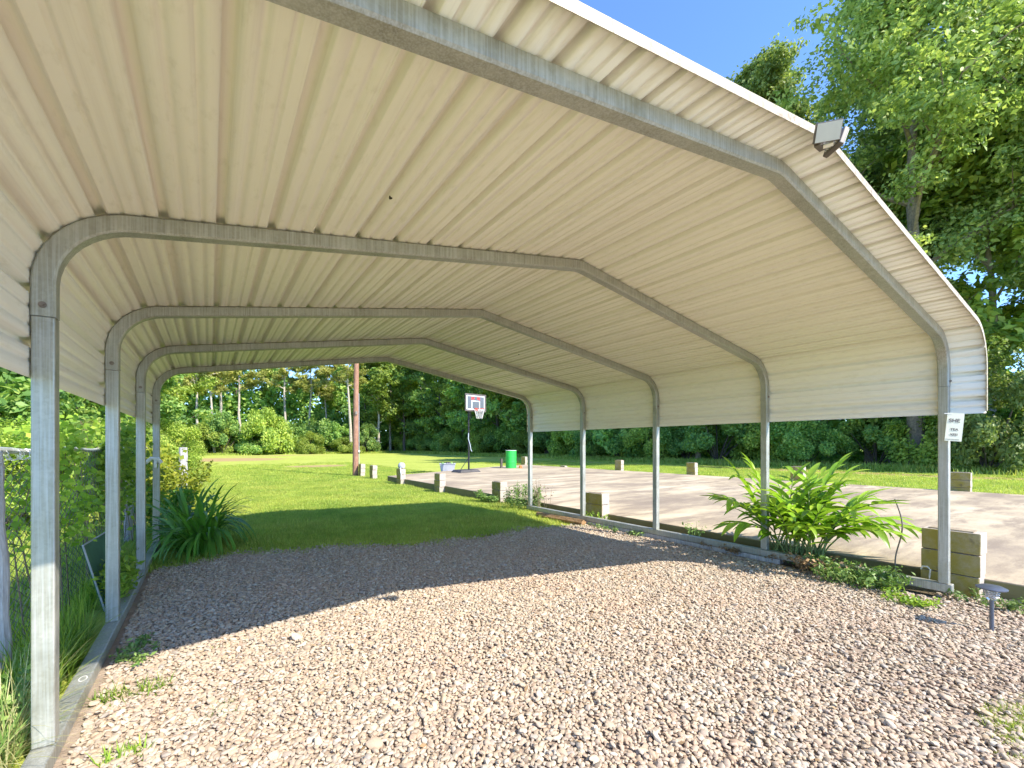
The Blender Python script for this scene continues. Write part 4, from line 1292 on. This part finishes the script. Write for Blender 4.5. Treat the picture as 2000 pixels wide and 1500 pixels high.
# the woods behind as one mass each
def wood_mass(name, pts, label):
    rs = np.random.RandomState(77)
    Vs = []; 
    P_ = []; 
    for (x0, y0, x1, y1, dep, H, n_) in pts:
        t = rs.rand(n_); dp = rs.rand(n_) ** 1.3 * dep
        dx, dy = x1 - x0, y1 - y0; l_ = math.hypot(dx, dy); nx_, ny_ = dy / l_, -dx / l_
        hh = H * (1 + .18 * np.sin(t * l_ * .5) + .12 * np.sin(t * l_ * 1.3 + 1))
        z_ = rs.rand(n_) ** 1.15 * hh
        P_.append(np.stack([x0 + dx * t + nx_ * dp, y0 + dy * t + ny_ * dp, z_], 1))
    P_ = np.concatenate(P_)
    Nn = unit(rs.normal(size=P_.shape) + np.array([-.3, -.5, .5]))
    L_ = rs.uniform(.5, 1.0, len(P_))
    V_, F_ = leaf_quads(P_, Nn, L_, L_ * .6, rs, .1)
    o_ = mobj(name, mesh_np(name, V_, F_, M['leaf_dark'])); tag(o_, label, 'wood', kind='stuff')
wood_mass('woodland', [(36, 100, 36, 12, -9, 9.0, 42000), (39, 12, 40, -14, -8, 6.5, 16000), (40, 98, -70, 100, -10, 13.0, 60000), (-68, 96, -26, 30, -10, 8, 20000)], 'dense shadowy wood behind the edge trees')

relabel(GW, 'right wood tree')
relabel(GS_, 'wood edge shrub')
relabel(GB, 'back wood tree')
relabel('bushes at the foot of the back wood', 'back wood bush')
# ------------------------------------------------------------ near plants
def lance_leaf(L, W_, bend, mat, name='leaf', segs=7, fold=.22):
    V_ = []; F_ = []
    ang = 0.0; x_, z_ = 0., 0.
    for k_ in range(segs + 1):
        t = k_ / segs
        ww = W_ * (math.sin(PI * min(1, (t * .93 + .05))) ** .75) * (1 - .25 * t)
        if k_ == segs: ww = .001
        V_ += [(x_, -ww / 2, z_ + ww * fold), (x_, 0, z_), (x_, ww / 2, z_ + ww * fold)]
        x_ += math.cos(ang) * L / segs; z_ += math.sin(ang) * L / segs; ang -= bend / segs
    for k_ in range(segs):
        for s_ in (0, 1): F_.append((3 * k_ + s_, 3 * k_ + s_ + 1, 3 * k_ + s_ + 4, 3 * k_ + s_ + 3))
    return mesh_np(name, np.array(V_), np.array(F_), mat, True)

# ginger plant: canes with two ranks of blades, each blade its own object
gp = empty('ginger_plant', (5.50, 2.30, -.04), 0, 'large bright green ginger clump with long blades at the second right leg', 'plant')
gl = [lance_leaf(.37, .092, b_, M['leaf_ginger']) for b_ in (.5, .9, 1.3, .2)]
rd = random.Random(21)
canes = []
for q in range(38):
    az = rd.uniform(0, 6.28) if q > 12 else rd.uniform(-1.7, -.5) if q % 3 else rd.uniform(1.6, 2.8)
    lean = rd.uniform(.30, 1.25)
    L_ = rd.uniform(.75, 1.30)
    if q in (3, 4): az, lean, L_ = -1.25, 1.3, 1.2
    canes.append((az, lean, L_))
nl = 0; LV = []; LF = []
rd.shuffle(canes)
for (az, lean, L_) in canes:
    b0 = Vector((rd.uniform(-.10, .16), rd.uniform(-.32, .30), 0))
    ps = [b0]; ang = lean * .25; cur = b0.copy(); ns = 9
    hd = Vector((math.cos(az), math.sin(az), 0)); dirs_ = []
    for k_ in range(ns):
        d = hd * math.sin(ang) + Vector((0, 0, 1)) * math.cos(ang)
        cur = cur + d * L_ / ns; ps.append(cur.copy()); dirs_.append(d); ang += lean * 1.25 / ns
    cane = MB().tube(ps, [.011 - .007 * k_ / ns for k_ in range(ns + 1)], 6).obj('cane', M['stem_green'], gp, smooth=True)
    side = hd.cross(Vector((0, 0, 1)))
    nn = 13
    for m_ in range(nn):
        t = .34 + .66 * m_ / (nn - 1)
        f_ = t * ns; k_ = min(int(f_), ns - 1); p = ps[k_].lerp(ps[k_ + 1], f_ - k_); d = dirs_[k_]
        s_ = 1 if m_ % 2 else -1
        spread = rd.uniform(.55, 1.0) * (1 - .45 * (t > .93))
        ld = (d * math.cos(spread) + side * s_ * math.sin(spread)).normalized()
        upv = (side.cross(ld) * 1.0); 
        zax = (hd * -.2 + Vector((0, 0, 1)) + d.cross(ld) * 0); zax = (zax - ld * zax.dot(ld)).normalized()
        yax = zax.cross(ld)
        if nl >= 290:
            gm = gl[rd.randint(0, 3)]
        else:
            o_ = mobj('leaf', gl[rd.randint(0, 3)], cane)
        mt = Matrix((ld, yax, zax)).transposed().to_4x4(); mt.translation = p
        s0 = rd.uniform(.78, 1.18) * (.75 if t > .95 else 1)
        mt = mt @ Matrix.Diagonal((s0, s0, s0, 1))
        if nl < 290: o_.matrix_local = mt
        else:
            A4 = np.array(mt); n0 = sum(len(q_) for q_ in LV)
            vv = np.empty(len(gm.vertices) * 3, dtype=np.float32); gm.vertices.foreach_get('co', vv); vv = vv.reshape(-1, 3)
            LV.append(vv @ A4[:3, :3].T + A4[:3, 3])
            LF.append(np.array([tuple(p_.vertices) for p_ in gm.polygons]) + n0)
        nl += 1

o_ = mobj('foliage', mesh_np('foliage', np.concatenate(LV), np.concatenate(LF), M['leaf_ginger'], True), gp); o_['kind'] = 'stuff'

gp.scale = (.86, .86, .92)
# lily clump at the rear left leg: long arching straps
lp = empty('lily_clump', (-.14, 6.9, -.05), 0, 'big clump of arching dark green strap leaves at the rear left legs', 'plant')
sl_m = [lance_leaf(.95, .062, b_, M['leaf_lily'], segs=11, fold=.15) for b_ in (1.8, 2.4, 3.0, 1.3)]
for q in range(190):
    az = rd.uniform(0, 6.28); rr_ = math.sqrt(rd.random())
    p = Vector((rr_ * .24 * math.cos(az + 1), rr_ * .65 * math.sin(az + 1), 0))
    el = R(rd.uniform(55, 88))
    o_ = mobj('leaf', sl_m[rd.randint(0, 3)], lp, p)
    o_.rotation_euler = (0, -el, az)
    s_ = rd.uniform(.65, 1.1); o_.scale = (s_, s_ * rd.uniform(.8, 1.3), s_)

lp.scale = (.80, .98, 1.2)
# generic leafy ground plants: joined small leaves on stems
def weed(name, loc, rx, ry, H, nleaf, lsize, mat, label, cat, seed, asp=.42, stems=14, stalkmat=None, up=.5, upright=False):
    rs = np.random.RandomState(seed)
    e = empty(name, loc, 0, label, cat)
    mb = MB(); tips = []
    for q in range(stems):
        a_ = rs.uniform(0, 6.28); r_ = math.sqrt(rs.rand())
        bx_, by_ = r_ * rx * .55 * math.cos(a_), r_ * ry * .55 * math.sin(a_)
        tx, ty, tz = r_ * rx * math.cos(a_) + rs.normal() * .1 * rx, r_ * ry * math.sin(a_) + rs.normal() * .1 * ry, H * rs.uniform(.5, 1.0)
        m_ = ((bx_ + tx) / 2, (by_ + ty) / 2, tz * .65)
        mb.tube([(bx_, by_, -.02), m_, (tx, ty, tz)], [.004, .003, .0015], 4, cap=False); tips.append(((bx_, by_, 0), m_, (tx, ty, tz)))
    tips = np.array(tips)
    pick = rs.randint(0, stems, nleaf); t = rs.rand(nleaf) ** .7
    A_, B_, C_ = tips[pick, 0], tips[pick, 1], tips[pick, 2]
    tt = t[:, None]
    P_ = (1 - tt) ** 2 * A_ + 2 * tt * (1 - tt) * B_ + tt ** 2 * C_ + rs.normal(size=(nleaf, 3)) * np.array([lsize, lsize, lsize * .6]) * .6
    P_[:, 2] = np.maximum(P_[:, 2], .004)
    Nn = unit(np.array([0, 0, up]) + rs.normal(size=(nleaf, 3)) * .5)
    Ls = lsize * rs.uniform(.6, 1.35, nleaf)
    V_, F_ = leaf_quads(P_, Nn, Ls, Ls * asp, rs, .15)
    mb.obj('stem', stalkmat or M['stem_green'], e)
    mobj('foliage', mesh_np('foliage', V_, F_, mat), e)
    return e
weed('leafy_weeds', (5.52, 7.55, -.05), .42, .55, .55, 1500, .055, M['leaf_weed'], 'bushy green weeds growing at the foot of the rear right leg', 'weeds', 1, stems=26)
weed('leafy_weeds', (5.55, 8.9, -.08), .28, .75, .28, 900, .06, M['leaf_weed'], 'low weeds at the foot of the block pillar left of the rear right leg', 'weeds', 2)
weed('dead_shrub', (5.62, 7.0, -.05), .5, .5, .75, 110, .045, M['stem_brown'], 'sparse thin twigs rising out of the weeds beside the rear right leg', 'twigs', 3, stems=12, stalkmat=M['stem_brown'])
weed('leafy_weeds', (5.50, 5.45, -.05), .10, .30, .20, 260, .045, M['leaf_vine'], 'small bright weeds at the foot of the mossy pillar behind the right rail', 'weeds', 4)
weed('leafy_weeds', (5.62, 3.62, -.03), .12, .20, .26, 110, .05, M['leaf_weed'], 'little olive seedling beside the slab between middle right legs', 'weeds', 5, stems=6)
weed('creeping_plant', (5.18, 1.62, -.05), .34, .48, .20, 1700, .05, M['leaf_weed'], 'sprawling grey green creeping plant over the right rail in front of the ginger clump', 'plant', 6, asp=.34, stems=34)
weed('creeping_plant', (4.95, 1.22, -.05), .20, .22, .07, 360, .04, M['leaf_vine'], 'yellowish runner weeds at the gravel edge by the front right leg', 'plant', 7)
weed('leafy_weeds', (5.45, .70, -.05), .12, .55, .10, 420, .04, M['leaf_weed'], 'low weeds along the slab edge right of the front right leg', 'weeds', 8)
weed('dead_leaves', (5.42, 2.9, -.02), .16, .9, .06, 500, .05, M['plant_brown'], 'brown dead leaves gathered between the right rail and the slab', 'dead leaves', 9, stems=20, stalkmat=M['stem_brown'])
weed('dead_leaves', (5.30, 2.0, -.03), .22, .4, .16, 260, .06, M['plant_brown'], 'dry broken stalks under the ginger clump', 'dead stalks', 10, stems=22, stalkmat=M['stem_brown'])
weed('leafy_weeds', (5.25, 4.7, -.06), .10, .7, .08, 300, .035, M['leaf_weed'], 'thin line of weeds along the right base rail', 'weeds', 12)
nl_ = 260
lx = rng.uniform(-.3, 5.2, nl_); ly = rng.uniform(.6, 5.8, nl_)
Vl, Fl = leaf_quads(np.stack([lx, ly, gz(lx, ly) + .022], 1), unit(np.array([0, 0, 1.0]) + rng.normal(size=(nl_, 3)) * .3), rng.uniform(.02, .05, nl_), rng.uniform(.010, .022, nl_), rng, .2)
o = mobj('leaf_litter', mesh_np('leaf_litter', Vl, Fl, M['plant_brown'])); tag(o, 'small dry brown leaves scattered over the gravel', 'leaf litter', kind='stuff')
# tufts of grass pushing through the gravel
def grass_clump(name, loc, n_, L_, w_, spread, mat, label, seed, lean=(.1, .9), cat='grass tuft', droop=1.0, segs=5, group=None):
    r = random.Random(seed); vs_ = []; fs_ = []
    for _ in range(n_):
        a_ = r.uniform(0, 6.28); d = math.sqrt(r.random())
        v, f = leaf_blade(r, L_ * r.uniform(.5, 1.15), w_ * r.uniform(.7, 1.2), r.uniform(*lean), r.uniform(0, 6.28), (spread[0] * d * math.cos(a_), spread[1] * d * math.sin(a_), -.01), segs, droop / segs * 2.4)
        b_ = len(vs_); vs_ += v; fs_ += [tuple(b_ + i_ for i_ in q_) for q_ in f]
    o_ = mobj(name, mesh_np(name, np.array(vs_), np.array(fs_), mat), None, loc)
    tag(o_, label, cat, group); return o_
def gpos(px_, py_, z_=0.0):
    Xc = (px_ - 1000) / 859; Zc = (870 - py_) / 859; c_, s_ = math.cos(YAW), math.sin(YAW)
    t = (z_ - 1.3) / Zc
    return ((Xc * c_ + s_) * t, (c_ - Xc * s_) * t, z_)
grass_clump('grass_tuft', gpos(265, 1355), 260, .085, .006, (.17, .07), M['leaf_vine'], 'widest grass tuft in the gravel beside the left base rail', 1)
grass_clump('grass_tuft', gpos(240, 1480), 110, .08, .007, (.08, .04), M['leaf_vine'], 'bright weed tuft in the gravel at the bottom left', 2)
grass_clump('grass_tuft', gpos(442, 1385), 110, .05, .004, (.10, .07), M['leaf_weed'], 'faint sparse tuft of green in the gravel right of the widest tuft', 3)
grass_clump('grass_tuft', gpos(258, 1290), 30, .08, .006, (.04, .04), M['leaf_lily'], 'small shaded tuft at the shadow line by the left base rail', 4)
grass_clump('grass_tuft', gpos(420, 1268), 16, .04, .005, (.03, .02), M['leaf_vine'], 'tiny green sprout on the shadow line of the gravel', 5)
# tall wispy grass between fence and left rail
grass_clump('tall_grass', (-.72, 2.72, 0), 300, .40, .0045, (.07, .30), M['grass_dry'], 'tall wispy straw coloured grass between the fence and the front left leg', 11, (.08, .75), 'tall grass', 1.0, 7)
grass_clump('tall_grass', (-.80, 3.0, 0), 620, .30, .007, (.16, .7), M['leaf_weed'], 'tall green grass under the chain link fence beside the front left leg', 12, (.05, .6), 'tall grass', .9, 6)
grass_clump('tall_grass', (-.76, 3.6, 0), 760, .36, .007, (.14, .6), M['leaf_vine'], 'tall green grass behind the front left leg', 13, (.05, .6), 'tall grass', .9, 6)
grass_clump('tall_grass', (-.80, 5.2, 0), 260, .26, .009, (.10, .7), M['leaf_vine'], 'tall dark grass behind the second left leg', 14, (.05, .6), 'tall grass', .9, 6)
weed('leafy_weeds', (-.76, 3.1, 0), .16, .8, .30, 1200, .05, M['leaf_weed'], 'broad leaved weeds under the fence near the front left leg', 'weeds', 15)
weed('leafy_weeds', (-.62, 4.75, 0), .10, .45, .42, 900, .055, M['leaf_vine'], 'leafy weeds growing in front of the framed panel by the second left leg', 'weeds', 17)
weed('leafy_weeds', (-.36, 3.55, 0), .12, .30, .06, 260, .035, M['leaf_weed'], 'low weeds on the gravel along the left base rail', 'weeds', 16)
# vines over the fence
def vine(name, y0, y1, z0, z1, n_, lsize, mat, label, seed, thick=.16, x=FX):
    rs = np.random.RandomState(seed)
    e = empty(name, (x, (y0 + y1) / 2, 0), 0, label, 'vine')
    nc = int((y1 - y0) * 9)
    cy = rs.uniform(y0, y1, nc); cz = z0 + (z1 - z0) * rs.rand(nc) ** .7; cr = rs.uniform(.10, .26, nc)
    pick = rs.randint(0, nc, n_)
    P_ = np.stack([rs.normal(0, thick * .5, n_), cy[pick] + rs.normal(size=n_) * cr[pick] * .6 - (y0 + y1) / 2, cz[pick] + rs.normal(size=n_) * cr[pick] * .5], 1)
    P_[:, 2] = np.maximum(P_[:, 2], .03)
    Nn = unit(np.array([.25, -.3, .45]) + rs.normal(size=(n_, 3)) * .5)
    Ls = lsize * rs.uniform(.5, 1.4, n_)
    V_, F_ = leaf_quads(P_, Nn, Ls, Ls * .8, rs, .12)
    mb = MB()
    for q in range(int((y1 - y0) * 6)):
        ya = rs.uniform(y0, y1) - (y0 + y1) / 2; 
        mb.tube([(rs.normal() * .02, ya, 0), (rs.normal() * .05, ya + rs.normal() * .15, z1 * .5), (rs.normal() * .08, ya + rs.normal() * .3, z1 * rs.uniform(.7, 1.05))], [.005, .004, .002], 4, cap=False)
    mb.obj('stem', M['stem_brown'], e)
    mobj('foliage', mesh_np('foliage', V_, F_, mat), e)
vine('climbing_vine', 3.9, 5.8, .55, 1.42, 1300, .05, M['leaf_vine'], 'bright leafy vine on the fence between the front two left legs', 1)
vine('climbing_vine', 5.9, 9.0, .35, 1.55, 3400, .065, M['leaf_vine'], 'thick leafy vine over the fence behind the second left leg', 2, .26)
vine('climbing_vine', 8.8, 12.6, .2, 1.35, 2200, .09, M['leaf_yellow'], 'yellow green vine covering the far end of the fence', 3, .35)
weed('yellow_shrub', (-.70, 10.6, -.1), .75, 1.2, 1.15, 2600, .09, M['leaf_yellow'], 'bright yellow green shrub behind the lily clump near the short grey post', 'shrub', 31, stems=40)
weed('green_shrub', (-.45, 8.6, -.08), .5, .8, .80, 1600, .08, M['leaf_lily'], 'green leafy shrub between the rear left leg and the lily clump', 'shrub', 32, stems=30)
# single arching twigs at the fence top
mb = MB()
mb.tube([(-.955, 3.3, 1.22), (-.95, 3.28, 1.42), (-.90, 3.2, 1.62), (-.82, 3.1, 1.72)], [.005, .004, .003, .002], 5)
o = mb.obj('arching_twig', M['grass_dry'], smooth=True); tag(o, 'pale twig arching up from the fence top left of the front left leg', 'twig')
mb = MB(); mb.tube([(-.98, 2.6, 1.16), (-.90, 2.75, 1.22), (-.76, 2.6, 1.30), (-.66, 2.5, 1.42)], [.006, .004, .003, .0015], 5)
mb.tube([(-.70, 2.54, 1.37), (-.67, 2.49, 1.36)], .002, 4)
o = mb.obj('arching_twig', M['grass_dry'], smooth=True); tag(o, 'thin twig crossing in front of the front left leg', 'twig')
